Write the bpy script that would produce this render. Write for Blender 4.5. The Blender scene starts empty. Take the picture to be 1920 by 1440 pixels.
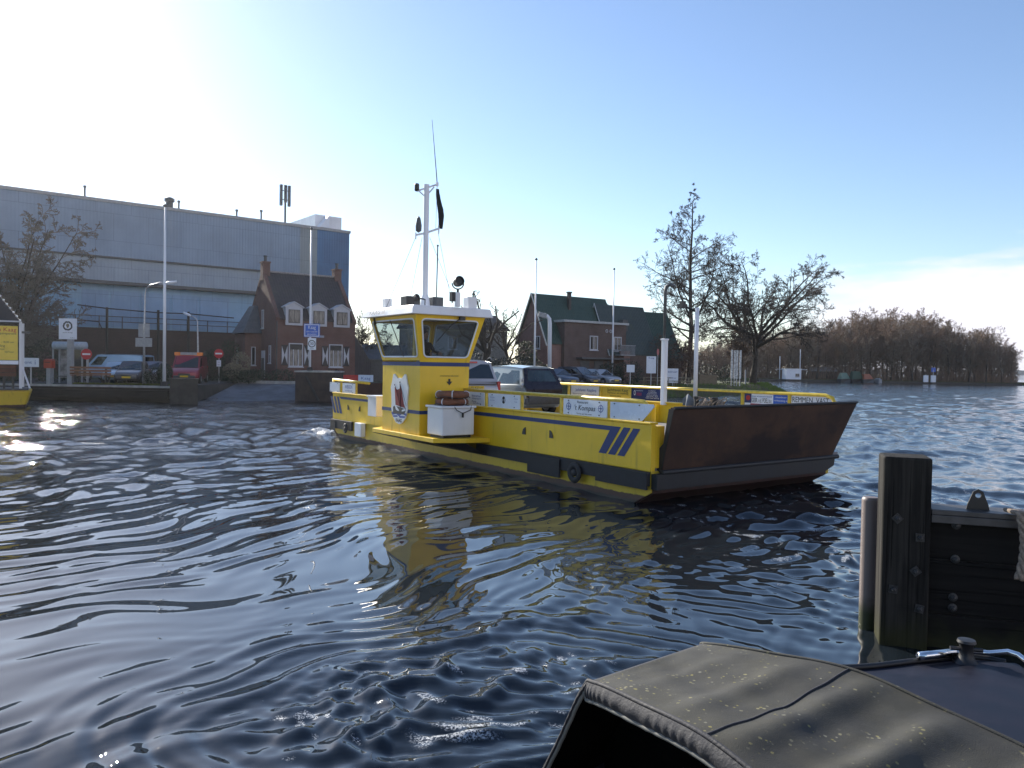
import bpy, bmesh, math, random
import numpy as np
from mathutils import Vector, Matrix
R = math.radians
sc = bpy.context.scene
COL = sc.collection

# ---------------------------------------------------------------- camera, world, sun, exposure
EYE = Vector((0, 0, 2.6)); FPX = 1450.0
PITCH, ROLL = R(1.343), R(0.95)
cam_d = bpy.data.cameras.new('camera'); cam = bpy.data.objects.new('camera', cam_d); COL.objects.link(cam)
CROT = Matrix.Rotation(R(90) - PITCH, 3, 'X') @ Matrix.Rotation(ROLL, 3, 'Z')
cam.matrix_world = Matrix.Translation(EYE) @ CROT.to_4x4()
cam_d.sensor_width = 36; cam_d.lens = 36 * FPX / 1920; cam_d.clip_start = 0.05; cam_d.clip_end = 8000
sc.camera = cam

SUN_AZ, SUN_EL = R(-37.5), R(25)            # azimuth measured from +Y towards +X
sun_dir = Vector((math.sin(SUN_AZ) * math.cos(SUN_EL), math.cos(SUN_AZ) * math.cos(SUN_EL), math.sin(SUN_EL)))
w = bpy.data.worlds.new('World'); sc.world = w; w.use_nodes = True
nt = w.node_tree; nt.nodes.clear()
out = nt.nodes.new('ShaderNodeOutputWorld'); bg = nt.nodes.new('ShaderNodeBackground')
sky = nt.nodes.new('ShaderNodeTexSky'); sky.sky_type = 'NISHITA'; sky.sun_disc = False
sky.sun_elevation = SUN_EL; sky.sun_rotation = SUN_AZ % (2 * math.pi)
sky.air_density = 1.0; sky.dust_density = 0.25; sky.ozone_density = 1.6
bg.inputs['Strength'].default_value = 0.092
def wn(t, **k):
    n = nt.nodes.new(t)
    for a, b in k.items(): setattr(n, a, b)
    return n
def wmath(op, a, b=None, c=None):
    n = wn('ShaderNodeMath', operation=op)
    for i, x in enumerate((a, b, c)):
        if x is None: continue
        if isinstance(x, (int, float)): n.inputs[i].default_value = x
        else: nt.links.new(x, n.inputs[i])
    return n.outputs[0]
tc = wn('ShaderNodeTexCoord'); sep = wn('ShaderNodeSeparateXYZ'); nt.links.new(tc.outputs['Generated'], sep.inputs[0])
mp = wn('ShaderNodeMapping'); mp.inputs['Scale'].default_value = (3, 3, 16); nt.links.new(tc.outputs['Generated'], mp.inputs[0])
cn = wn('ShaderNodeTexNoise'); cn.inputs['Scale'].default_value = 1.6; cn.inputs['Detail'].default_value = 7; cn.inputs['Roughness'].default_value = .55
nt.links.new(mp.outputs[0], cn.inputs['Vector'])
az = wmath('ARCTAN2', sep.outputs[0], sep.outputs[1])
# a low bank of cloud over the far shore: its top climbs to the right and is broken by the noise
top = wmath('MULTIPLY_ADD', az, .17, .034)
edge = wmath('ADD', top, wmath('MULTIPLY_ADD', cn.outputs[0], .16, -.08))
m1 = wn('ShaderNodeMapRange', interpolation_type='SMOOTHSTEP'); nt.links.new(wmath('SUBTRACT', edge, sep.outputs[2]), m1.inputs[0])
m1.inputs[1].default_value = -.012; m1.inputs[2].default_value = .03
m2 = wn('ShaderNodeMapRange', interpolation_type='SMOOTHSTEP'); nt.links.new(az, m2.inputs[0])
m2.inputs[1].default_value = .31; m2.inputs[2].default_value = .42
cl = wmath('MULTIPLY', wmath('MULTIPLY', m1.outputs[0], m2.outputs[0]), .95)
mix = wn('ShaderNodeMix', data_type='RGBA'); nt.links.new(cl, mix.inputs[0])
nt.links.new(sky.outputs[0], mix.inputs[6]); mix.inputs[7].default_value = (6.3, 6.0, 6.1, 1)
wb = wn('ShaderNodeMix', data_type='RGBA', blend_type='MULTIPLY'); wb.inputs[0].default_value = 1; nt.links.new(mix.outputs[2], wb.inputs[6]); wb.inputs[7].default_value = (.95, .97, 1.06, 1)   # cool white balance
nt.links.new(wb.outputs[2], bg.inputs[0]); nt.links.new(bg.outputs[0], out.inputs[0])
sl = bpy.data.lights.new('sun', 'SUN'); sl.energy = 5.0; sl.angle = R(.5); sl.color = (1, .93, .82)
so = bpy.data.objects.new('sun', sl); COL.objects.link(so); so.location = (-30, 40, 60)
so.rotation_euler = sun_dir.to_track_quat('Z', 'Y').to_euler()
vs = sc.view_settings
vs.view_transform = 'Standard'; vs.look = 'None'; vs.exposure = 1.0; vs.gamma = 1.0; vs.use_curve_mapping = False

# ---------------------------------------------------------------- placing helpers (photo pixel -> point in the place)
def ray(px, py): return (CROT @ Vector(((px - 960) / FPX, (720 - py) / FPX, -1)))
def at(px, py, d):
    r = ray(px, py); return EYE + r * (d / r.y)
def on(px, py, z):
    r = ray(px, py); return EYE + r * ((z - EYE.z) / r.z)
def zat(px, py, d): return at(px, py, d).z
def xat(px, d): return at(px, 690, d).x

# ---------------------------------------------------------------- mesh builder
class MB:
    def __init__(s): s.v = []; s.f = []
    def add(s, vs, fs):
        o = len(s.v); s.v += [tuple(p) for p in vs]; s.f += [tuple(i + o for i in f) for f in fs]; return s
    def box(s, x0, x1, y0, y1, z0, z1):
        return s.add([(x0,y0,z0),(x1,y0,z0),(x1,y1,z0),(x0,y1,z0),(x0,y0,z1),(x1,y0,z1),(x1,y1,z1),(x0,y1,z1)],
                     [(0,3,2,1),(4,5,6,7),(0,1,5,4),(1,2,6,5),(2,3,7,6),(3,0,4,7)])
    def obox(s, c, size, m):
        a, b, d = (x / 2 for x in size); t = MB().box(-a, a, -b, b, -d, d); c = Vector(c)
        return s.add([c + m @ Vector(p) for p in t.v], t.f)
    def hexa(s, b, t):                                    # any 4-corner bottom and top (ccw from above)
        return s.add(list(b) + list(t), [(3,2,1,0),(4,5,6,7),(0,1,5,4),(1,2,6,5),(2,3,7,6),(3,0,4,7)])
    def poly(s, pts): return s.add(pts, [tuple(range(len(pts)))])
    def prism(s, pts, off):
        n = len(pts); off = Vector(off); p = [Vector(q) for q in pts]
        return s.add(p + [q + off for q in p], [tuple(range(n - 1, -1, -1)), tuple(range(n, 2 * n))] +
                     [(i, (i + 1) % n, n + (i + 1) % n, n + i) for i in range(n)])
    def tube(s, pts, r, n=8, cap=True):
        pts = [Vector(p) for p in pts]; m = len(pts)
        rs = r if isinstance(r, (list, tuple)) else [r] * m
        t = (pts[1] - pts[0]).normalized()
        a = t.cross(Vector((0, 0, 1)) if abs(t.z) < .9 else Vector((1, 0, 0))).normalized()
        vs = []
        for i in range(m):
            t = (pts[min(i + 1, m - 1)] - pts[max(i - 1, 0)])
            t = t.normalized() if t.length > 1e-9 else Vector((0, 0, 1))
            a = a - t * a.dot(t)
            a = a.normalized() if a.length > 1e-6 else t.orthogonal().normalized()
            b = t.cross(a)
            for k in range(n):
                q = 2 * math.pi * k / n; vs.append(pts[i] + (a * math.cos(q) + b * math.sin(q)) * rs[i])
        fs = [(i*n+k, i*n+(k+1)%n, (i+1)*n+(k+1)%n, (i+1)*n+k) for i in range(m-1) for k in range(n)]
        if cap: fs += [tuple(range(n-1, -1, -1)), tuple(range((m-1)*n, m*n))]
        return s.add(vs, fs)
    def lathe(s, prof, c=(0,0,0), m=None, n=20):          # prof: (radius, height) pairs
        c = Vector(c); m = m or Matrix.Identity(3); vs = []
        for (r, h) in prof:
            for k in range(n):
                q = 2*math.pi*k/n; vs.append(c + m @ Vector((r*math.cos(q), r*math.sin(q), h)))
        L = len(prof)
        return s.add(vs, [(i*n+k, i*n+(k+1)%n, (i+1)*n+(k+1)%n, (i+1)*n+k) for i in range(L-1) for k in range(n)] +
                     [tuple(range(n-1,-1,-1)), tuple(range((L-1)*n, L*n))])
    def ball(s, c, r, n=12, sc=(1,1,1)):
        prof = [(max(1e-4, math.sin(math.pi*i/n)), -math.cos(math.pi*i/n)) for i in range(n+1)]
        return s.lathe(prof, c, Matrix.Diagonal((r*sc[0], r*sc[1], r*sc[2])), n=max(8, int(n*1.4)))
    def torus(s, c, RR, r, m=None, n=28, k=10, a0=0, a1=2*math.pi):
        c = Vector(c); m = m or Matrix.Identity(3); full = abs(a1-a0) > 6.28; vs = []
        N = n if full else n + 1
        for i in range(N):
            q = a0 + (a1-a0)*i/n
            for j in range(k):
                p = 2*math.pi*j/k; vs.append(c + m @ Vector(((RR+r*math.cos(p))*math.cos(q), (RR+r*math.cos(p))*math.sin(q), r*math.sin(p))))
        return s.add(vs, [(i*k+j, ((i+1)%N)*k+j, ((i+1)%N)*k+(j+1)%k, i*k+(j+1)%k) for i in range(n) for j in range(k)])
    def grid(s, fn, nu, nv):
        vs = [fn(i/nu, j/nv) for j in range(nv+1) for i in range(nu+1)]
        return s.add(vs, [(j*(nu+1)+i, j*(nu+1)+i+1, (j+1)*(nu+1)+i+1, (j+1)*(nu+1)+i) for j in range(nv) for i in range(nu)])
    def text(s, body, o, xd, yd, size, align='CENTER', shear=0, bold=0, width=None):
        c = bpy.data.curves.new('t', 'FONT'); c.body = body; c.size = size; c.align_x = align; c.align_y = 'CENTER'
        c.shear = shear; c.offset = bold; c.resolution_u = 3
        ob = bpy.data.objects.new('t', c); COL.objects.link(ob)
        me = bpy.data.meshes.new_from_object(ob.evaluated_get(bpy.context.evaluated_depsgraph_get()))
        vs = [Vector(p.co) for p in me.vertices]
        if vs:
            if width:
                ex = max(p.x for p in vs) - min(p.x for p in vs); k = width / max(ex, 1e-6)
            else: k = 1
            o, xd, yd = Vector(o), Vector(xd), Vector(yd)
            s.add([o + xd * p.x * k + yd * p.y for p in vs], [tuple(p.vertices) for p in me.polygons])
        bpy.data.objects.remove(ob); bpy.data.curves.remove(c); bpy.data.meshes.remove(me)
        return s
    def move(s, m4):
        s.v = [tuple(m4 @ Vector(p)) for p in s.v]; return s
    def build(s, name, m, parent=None, smooth=False, bevel=0, seg=2, sharp=None, label=None, kind=None):
        me = bpy.data.meshes.new(name); me.from_pydata(s.v, [], s.f); me.validate(); me.update()
        for x in (m if isinstance(m, (list, tuple)) else [m]): me.materials.append(x)
        if smooth:
            for p in me.polygons: p.use_smooth = True
            if sharp: me.set_sharp_from_angle(angle=R(sharp))
        o = bpy.data.objects.new(name, me); COL.objects.link(o)
        if parent: o.parent = parent
        if bevel:
            b = o.modifiers.new('b', 'BEVEL'); b.width = bevel; b.segments = seg; b.limit_method = 'ANGLE'; b.angle_limit = R(35)
        if label: o['label'] = label
        if kind: o['kind'] = kind
        return o
def thing(name, label, cat, loc=(0,0,0), rz=0, group=None):
    o = bpy.data.objects.new(name, None); COL.objects.link(o); o.empty_display_size = .3
    o.location = loc; o.rotation_euler = (0, 0, rz); return tag(o, label, cat, group)
def tag(o, label, cat, group=None):
    o['label'] = label; o['category'] = cat
    if group: o['group'] = group
    return o
def structure(o): o['kind'] = 'structure'; return o
def copy_thing(root, loc, rz, label, group=None, scale=None):
    r = root.copy(); COL.objects.link(r); r.location = loc; r.rotation_euler = (0, 0, rz); r['label'] = label
    if scale: r.scale = scale
    if group: r['group'] = group
    for ch in list(root.children):
        c = ch.copy(); COL.objects.link(c); c.parent = r
        for g in ch.children:
            d = g.copy(); COL.objects.link(d); d.parent = c
    return r

# ---------------------------------------------------------------- materials
class N:
    def __init__(s, name):
        s.m = bpy.data.materials.new(name); s.m.use_nodes = True; s.t = s.m.node_tree; s.b = s.t.nodes['Principled BSDF']
        s.tc = s.n('ShaderNodeTexCoord'); s.obj = s.tc.outputs['Object']
    def n(s, ty, **k):
        x = s.t.nodes.new(ty)
        for a, b in k.items(): setattr(x, a, b)
        return x
    def l(s, a, b): s.t.links.new(a, b)
    def put(s, sock, x):
        if isinstance(x, (int, float)): sock.default_value = x
        elif isinstance(x, (tuple, list)): sock.default_value = tuple(x) + (1,) if len(x) == 3 and len(sock.default_value) == 4 else x
        else: s.l(x, sock)
    def vec(s, scale=(1,1,1), src=None):
        m = s.n('ShaderNodeMapping'); m.inputs['Scale'].default_value = scale; s.l(src or s.obj, m.inputs[0]); return m.outputs[0]
    def noise(s, scale, detail=4, rough=.55, vec=None, dist=0):
        x = s.n('ShaderNodeTexNoise'); x.inputs['Scale'].default_value = scale; x.inputs['Detail'].default_value = detail
        x.inputs['Roughness'].default_value = rough; x.inputs['Distortion'].default_value = dist
        s.l(vec or s.obj, x.inputs['Vector']); return x.outputs[0]
    def ramp(s, f, a, b):
        x = s.n('ShaderNodeMapRange', interpolation_type='SMOOTHSTEP'); s.l(f, x.inputs[0]); x.inputs[1].default_value = a; x.inputs[2].default_value = b
        return x.outputs[0]
    def mixc(s, f, a, b):
        x = s.n('ShaderNodeMix', data_type='RGBA'); s.put(x.inputs[0], f); s.put(x.inputs[6], a); s.put(x.inputs[7], b); return x.outputs[2]
    def math(s, op, a, b=0):
        x = s.n('ShaderNodeMath', operation=op); s.put(x.inputs[0], a); s.put(x.inputs[1], b); return x.outputs[0]
    def xyz(s):
        x = s.n('ShaderNodeSeparateXYZ'); s.l(s.obj, x.inputs[0]); return x.outputs
    def comb(s, a, b, c=0):
        x = s.n('ShaderNodeCombineXYZ'); s.put(x.inputs[0], a); s.put(x.inputs[1], b); s.put(x.inputs[2], c); return x.outputs[0]
    def bump(s, h, strength=.3, dist=.02):
        x = s.n('ShaderNodeBump'); x.inputs['Strength'].default_value = strength; x.inputs['Distance'].default_value = dist
        s.l(h, x.inputs['Height']); s.l(x.outputs[0], s.b.inputs['Normal'])
    def fin(s, col=None, rough=None, metal=None, spec=None, coat=None):
        I = s.b.inputs
        if col is not None: s.put(I['Base Color'], col)
        if rough is not None: s.put(I['Roughness'], rough)
        if metal is not None: s.put(I['Metallic'], metal)
        if spec is not None: I['Specular IOR Level'].default_value = spec
        if coat: I['Coat Weight'].default_value = coat; I['Coat Roughness'].default_value = .08
        return s.m
def dk(c, k): return tuple(x * k for x in c)
def mat(name, col, rough=.55, metal=0, var=.18, scale=6, bump=.0, col2=None, spec=None, stretch=(1,1,1), coat=0, bd=.01):
    g = N(name); v = g.vec(stretch); f = g.noise(scale, 5, .6, v)
    f = g.ramp(f, .3, .7)
    c = g.mixc(f, dk(col, 1 - var), col2 or dk(col, 1 + var * .6))
    if bump: g.bump(g.noise(scale * 6, 4, .6, v), bump, bd)
    r = g.math('MULTIPLY_ADD', f, .12); g.t.nodes[-1].inputs[2].default_value = rough - .06
    return g.fin(c, r, metal, spec, coat)
def paint(name, col, rough=.38, dirt=.35, dcol=(.10, .075, .05), coat=.15):
    """painted steel: slow tint drift, vertical dirt runs, small chips"""
    g = N(name)
    drift = g.ramp(g.noise(.9, 3), .3, .7)
    c = g.mixc(drift, dk(col, .9), dk(col, 1.05))
    runs = g.ramp(g.noise(7, 5, .6, g.vec((1, 1, .10))), .56, .78)
    c = g.mixc(g.math('MULTIPLY', runs, dirt), c, dcol)
    x = g.xyz(); sm = g.n('ShaderNodeTexBrick'); g.l(g.comb(g.math('ADD', x[0], x[1]), x[2]), sm.inputs['Vector']); sm.inputs['Scale'].default_value = 1; sm.inputs['Brick Width'].default_value = 1.9; sm.inputs['Row Height'].default_value = 4; sm.inputs['Mortar Size'].default_value = .012; sm.inputs['Mortar Smooth'].default_value = .6
    chips = g.ramp(g.noise(38, 3, .6), .70, .74)
    c = g.mixc(g.math('MULTIPLY', chips, dirt * 1.2), c, dk(dcol, .8))
    g.bump(g.math('ADD', g.noise(1.6, 3), g.math('MULTIPLY', sm.outputs['Fac'], .25)), .30, .03)
    return g.fin(c, g.math('ADD', g.math('MULTIPLY', runs, .25), rough), 0, None, coat)
def brick(name, c1, c2, mortar=(.25,.23,.21), bw=.22, bh=.065):
    g = N(name); x = g.xyz(); v = g.comb(g.math('ADD', x[0], x[1]), x[2])
    b = g.n('ShaderNodeTexBrick'); g.l(v, b.inputs['Vector']); b.inputs['Scale'].default_value = 1
    b.inputs['Color1'].default_value = c1 + (1,); b.inputs['Color2'].default_value = c2 + (1,); b.inputs['Mortar'].default_value = mortar + (1,)
    b.inputs['Mortar Size'].default_value = .006; b.inputs['Brick Width'].default_value = bw; b.inputs['Row Height'].default_value = bh
    st = g.ramp(g.noise(.7, 5), .35, .75)
    c = g.mixc(g.math('MULTIPLY', st, .45), b.outputs['Color'], dk(c1, .45))
    g.bump(b.outputs['Fac'], .3, -.01); return g.fin(c, .88)
def tiles(name, c1, c2, row=.3, colw=.22, moss=(.05,.065,.03)):
    g = N(name); x = g.xyz()
    wz = g.n('ShaderNodeTexWave', wave_profile='SAW', bands_direction='Z'); g.l(g.vec((1,1,1/row)), wz.inputs['Vector']); wz.inputs['Scale'].default_value = .159*2*math.pi/6.283*1.0
    wz.inputs['Scale'].default_value = .314
    wx = g.n('ShaderNodeTexWave'); g.l(g.comb(g.math('MULTIPLY', x[0], 1/colw), 0, 0), wx.inputs['Vector']); wx.inputs['Scale'].default_value = .314
    vn = g.n('ShaderNodeTexVoronoi'); g.l(g.vec((1/colw/1.0, 1/colw, 1/row)), vn.inputs['Vector']); vn.inputs['Scale'].default_value = 1
    c = g.mixc(g.math('MULTIPLY', vn.outputs['Color'], 1), c1, c2)
    ms = g.ramp(g.noise(1.3, 6, .65), .52, .75); c = g.mixc(g.math('MULTIPLY', ms, .5), c, moss)
    h = g.math('ADD', g.math('MULTIPLY', wz.outputs['Fac'], .6), g.math('MULTIPLY', wx.outputs['Fac'], .5))
    g.bump(h, .6, .04); return g.fin(c, .6)
def cladding(name, col, pitch=.3, var=.12, rough=.45):
    g = N(name); x = g.xyz(); ww = g.n('ShaderNodeTexWave'); g.l(g.comb(g.math('MULTIPLY', x[0], 1/pitch), 0, 0), ww.inputs['Vector']); ww.inputs['Scale'].default_value = .314
    f = g.ramp(g.noise(.22, 5, .6), .3, .7); c = g.mixc(f, dk(col, 1-var), dk(col, 1+var))
    runs = g.ramp(g.noise(1.6, 5, .6, g.vec((1,1,.05))), .5, .8); c = g.mixc(g.math('MULTIPLY', runs, .22), c, dk(col, .5))
    pan = g.n('ShaderNodeTexBrick'); g.l(g.comb(x[0], x[2]), pan.inputs['Vector']); pan.inputs['Scale'].default_value = 1; pan.inputs['Brick Width'].default_value = 3.1; pan.inputs['Row Height'].default_value = 2.6
    pan.inputs['Mortar Size'].default_value = .018; pan.inputs['Color1'].default_value = (1,1,1,1); pan.inputs['Color2'].default_value = (.93,.93,.93,1); pan.inputs['Mortar'].default_value = (.6,.6,.6,1)
    mm = g.n('ShaderNodeMix', data_type='RGBA', blend_type='MULTIPLY'); mm.inputs[0].default_value = 1; g.l(c, mm.inputs[6]); g.l(pan.outputs['Color'], mm.inputs[7])
    g.bump(ww.outputs['Fac'], .35, .03); return g.fin(mm.outputs[2], rough)
def wood(name, c1, c2, axis=2, rough=.75, scale=1.0, moss=0, zmoss=None):
    g = N(name); st = [22*scale]*3; st[axis] = .9*scale
    f = g.noise(1, 7, .65, g.vec(tuple(st)), .4); c = g.mixc(g.ramp(f, .3, .72), c1, c2)
    ck = [40*scale]*3; ck[axis] = .5*scale; cr = g.ramp(g.noise(1, 3, .5, g.vec(tuple(ck)), .2), .60, .66); c = g.mixc(g.math('MULTIPLY', cr, .8), c, dk(c1, .2))
    bl = g.ramp(g.noise(1.7, 5), .45, .75); c = g.mixc(g.math('MULTIPLY', bl, .55), c, dk(c1, .45))
    if zmoss is not None:
        z = g.xyz()[2]; k = g.math('ADD', z, g.math('MULTIPLY', g.noise(5, 5), .35))
        c = g.mixc(g.ramp(k, zmoss + .55, zmoss + .2), c, (.026, .027, .010))
        c = g.mixc(g.ramp(k, zmoss + .27, zmoss + .05), c, (.008, .008, .006))
    g.bump(g.math('SUBTRACT', f, g.math('MULTIPLY', cr, .8)), .7, .012); return g.fin(c, rough, None, .2)
def glass(name, tint=(.9,.95,.95), op=.0, rough=.01):
    """thin pane: clear with a Fresnel sheen"""
    g = N(name); g.t.nodes.remove(g.b); o = g.t.nodes['Material Output']
    tr = g.n('ShaderNodeBsdfTransparent'); tr.inputs[0].default_value = tint + (1,)
    gl = g.n('ShaderNodeBsdfGlossy'); gl.inputs['Roughness'].default_value = rough
    df = g.n('ShaderNodeBsdfDiffuse'); df.inputs[0].default_value = (.05,.055,.06,1)
    m0 = g.n('ShaderNodeMixShader'); g.put(m0.inputs[0], g.math('MULTIPLY', g.ramp(g.noise(3, 4), .2, .8), op)); g.l(tr.outputs[0], m0.inputs[1]); g.l(df.outputs[0], m0.inputs[2])
    fr = g.n('ShaderNodeFresnel'); gm = g.n('ShaderNodeNewGeometry'); ir = g.n('ShaderNodeMapRange'); g.l(gm.outputs['Backfacing'], ir.inputs[0]); ir.inputs[3].default_value = 1.5; ir.inputs[4].default_value = 1 / 1.5; g.l(ir.outputs[0], fr.inputs[0])
    m = g.n('ShaderNodeMixShader'); g.l(fr.outputs[0], m.inputs[0]); g.l(m0.outputs[0], m.inputs[1]); g.l(gl.outputs[0], m.inputs[2])
    g.l(m.outputs[0], o.inputs[0]); return g.m

M = {}
M['yellow'] = paint('yellow_paint', (.80, .52, .014), .42, .40)
M['yellow_sun'] = mat('sunlit_pipe_yellow', (.66, .48, .05), .35, var=.2, scale=9)  # copy of the yellow for rails and posts, sunlight put into its colour
M['blue_stripe'] = paint('blue_paint', (.010, .035, .15), .5, dirt=.2, coat=0)
M['white'] = paint('white_paint', (.78, .79, .80), dirt=.16)
M['white_box'] = paint('white_gelcoat', (.80, .81, .83), .3, dirt=.10)
M['board_white'] = mat('white_sign_board', (.74, .78, .84), .35, var=.06, scale=3)
M['board_sky'] = mat('pale_blue_board', (.50, .60, .74), .25, var=.05, scale=2)
M['board_yellow'] = mat('yellow_sign_board', (.72, .53, .06), .4, var=.08, scale=3)
M['board_navy'] = mat('navy_sign_board', (.02, .035, .13), .35, var=.15, scale=4)
M['board_blue'] = mat('blue_sign_board', (.035, .12, .52), .35, var=.08, scale=3)
M['black'] = mat('black_rubber', (.022, .023, .026), .7, var=.4, scale=7, bump=.25)
M['black_paint'] = mat('black_paint', (.014, .014, .015), .45, var=.3, scale=5)
M['ink'] = mat('black_ink', (.02, .02, .022), .5, var=.1)
M['ink_blue'] = mat('blue_ink', (.03, .08, .3), .5, var=.1)
M['ink_red'] = mat('red_ink', (.45, .03, .025), .5, var=.1)
M['ink_white'] = mat('white_ink', (.75, .76, .78), .5, var=.05)
M['ink_yellow'] = mat('yellow_plate', (.72, .5, .03), .5, var=.06)
M['ink_purple'] = mat('faded_red_ink', (.20, .03, .10), .5, var=.1)
M['steel'] = mat('galvanised_steel', (.42, .43, .45), .4, .7, var=.25, scale=12)
M['grey_paint'] = mat('grey_paint', (.30, .31, .32), .5, var=.15, scale=6)
M['dark_grey'] = mat('dark_grey_paint', (.07, .075, .08), .5, var=.25, scale=8)
M['chrome'] = mat('polished_steel', (.75, .76, .78), .12, 1, var=.05)
M['deck'] = mat('grey_tread_deck', (.20, .20, .205), .7, var=.3, scale=4, bump=.4)
M['pole_white'] = mat('white_pole_paint', (.72, .74, .78), .4, var=.1, scale=3, stretch=(1,1,.2))
M['rope'] = mat('hemp_rope', (.28, .22, .17), .9, var=.35, scale=40, bump=.5)
M['ring'] = mat('shaded_lifebuoy', (.20, .075, .035), .7, var=.35, scale=9, bump=.2)  # orange browned down: the shade on the rings is part of the colour
M['glass'] = glass('clear_glass', (.55, .61, .64), .12)
M['pane'] = mat('window_pane', (.012, .014, .017), .06, var=.5, scale=2, spec=.8)
M['pane_curtain'] = mat('curtained_pane', (.06, .055, .05), .08, var=.9, scale=3.5, col2=(.22, .20, .17), spec=.7, stretch=(2.5, 2.5, .35))
M['win_frame'] = mat('white_window_frame', (.46, .47, .50), .5, var=.08)
M['concrete'] = mat('weathered_concrete', (.05, .047, .043), .9, var=.4, scale=1.6, bump=.4, bd=.03)
M['concrete_light'] = mat('pale_concrete', (.36, .35, .33), .85, var=.3, scale=2, bump=.3, bd=.02)
M['asphalt'] = mat('asphalt', (.055, .055, .056), .9, var=.3, scale=.8, bump=.3)
M['bark'] = mat('bark', (.055, .046, .038), .95, var=.4, scale=5, bump=.6, bd=.03)
M['twig'] = mat('twig', (.075, .060, .050), .9, var=.3, scale=1.2)
M['twig_red'] = mat('reddish_twig', (.125, .080, .062), .9, var=.3, scale=1.2)
M['twig_grey'] = mat('greyish_twig', (.15, .135, .115), .9, var=.3, scale=1.0)
M['twig_wood'] = mat('woodland_twig', (.215, .145, .10), .9, var=.35, scale=.25)
M['twig_wood_pale'] = mat('pale_woodland_twig', (.24, .19, .14), .9, var=.3, scale=.25)
M['leaf_dark'] = mat('evergreen_leaf', (.022, .034, .016), .65, var=.5, scale=2.5)
M['leaf_olive'] = mat('olive_leaf', (.065, .075, .030), .7, var=.45, scale=2.5)
M['leaf_brown'] = mat('withered_leaf', (.10, .065, .045), .85, var=.4, scale=2.5)
M['leaf_pale'] = mat('pale_grass_plume', (.22, .19, .13), .85, var=.4, scale=2.5)
# ---------------------------------------------------------------- ferry frame (needed by the wake too)
FO = Vector((2.66, 14.57, 0)); FA = math.atan2(-.8178, .5755)
FU = Vector((.5755, -.8178, 0)); FV = Vector((.8178, .5755, 0))
def fw(u, v, z=0): return FO + FU * u + FV * v + Vector((0, 0, z))

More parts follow.
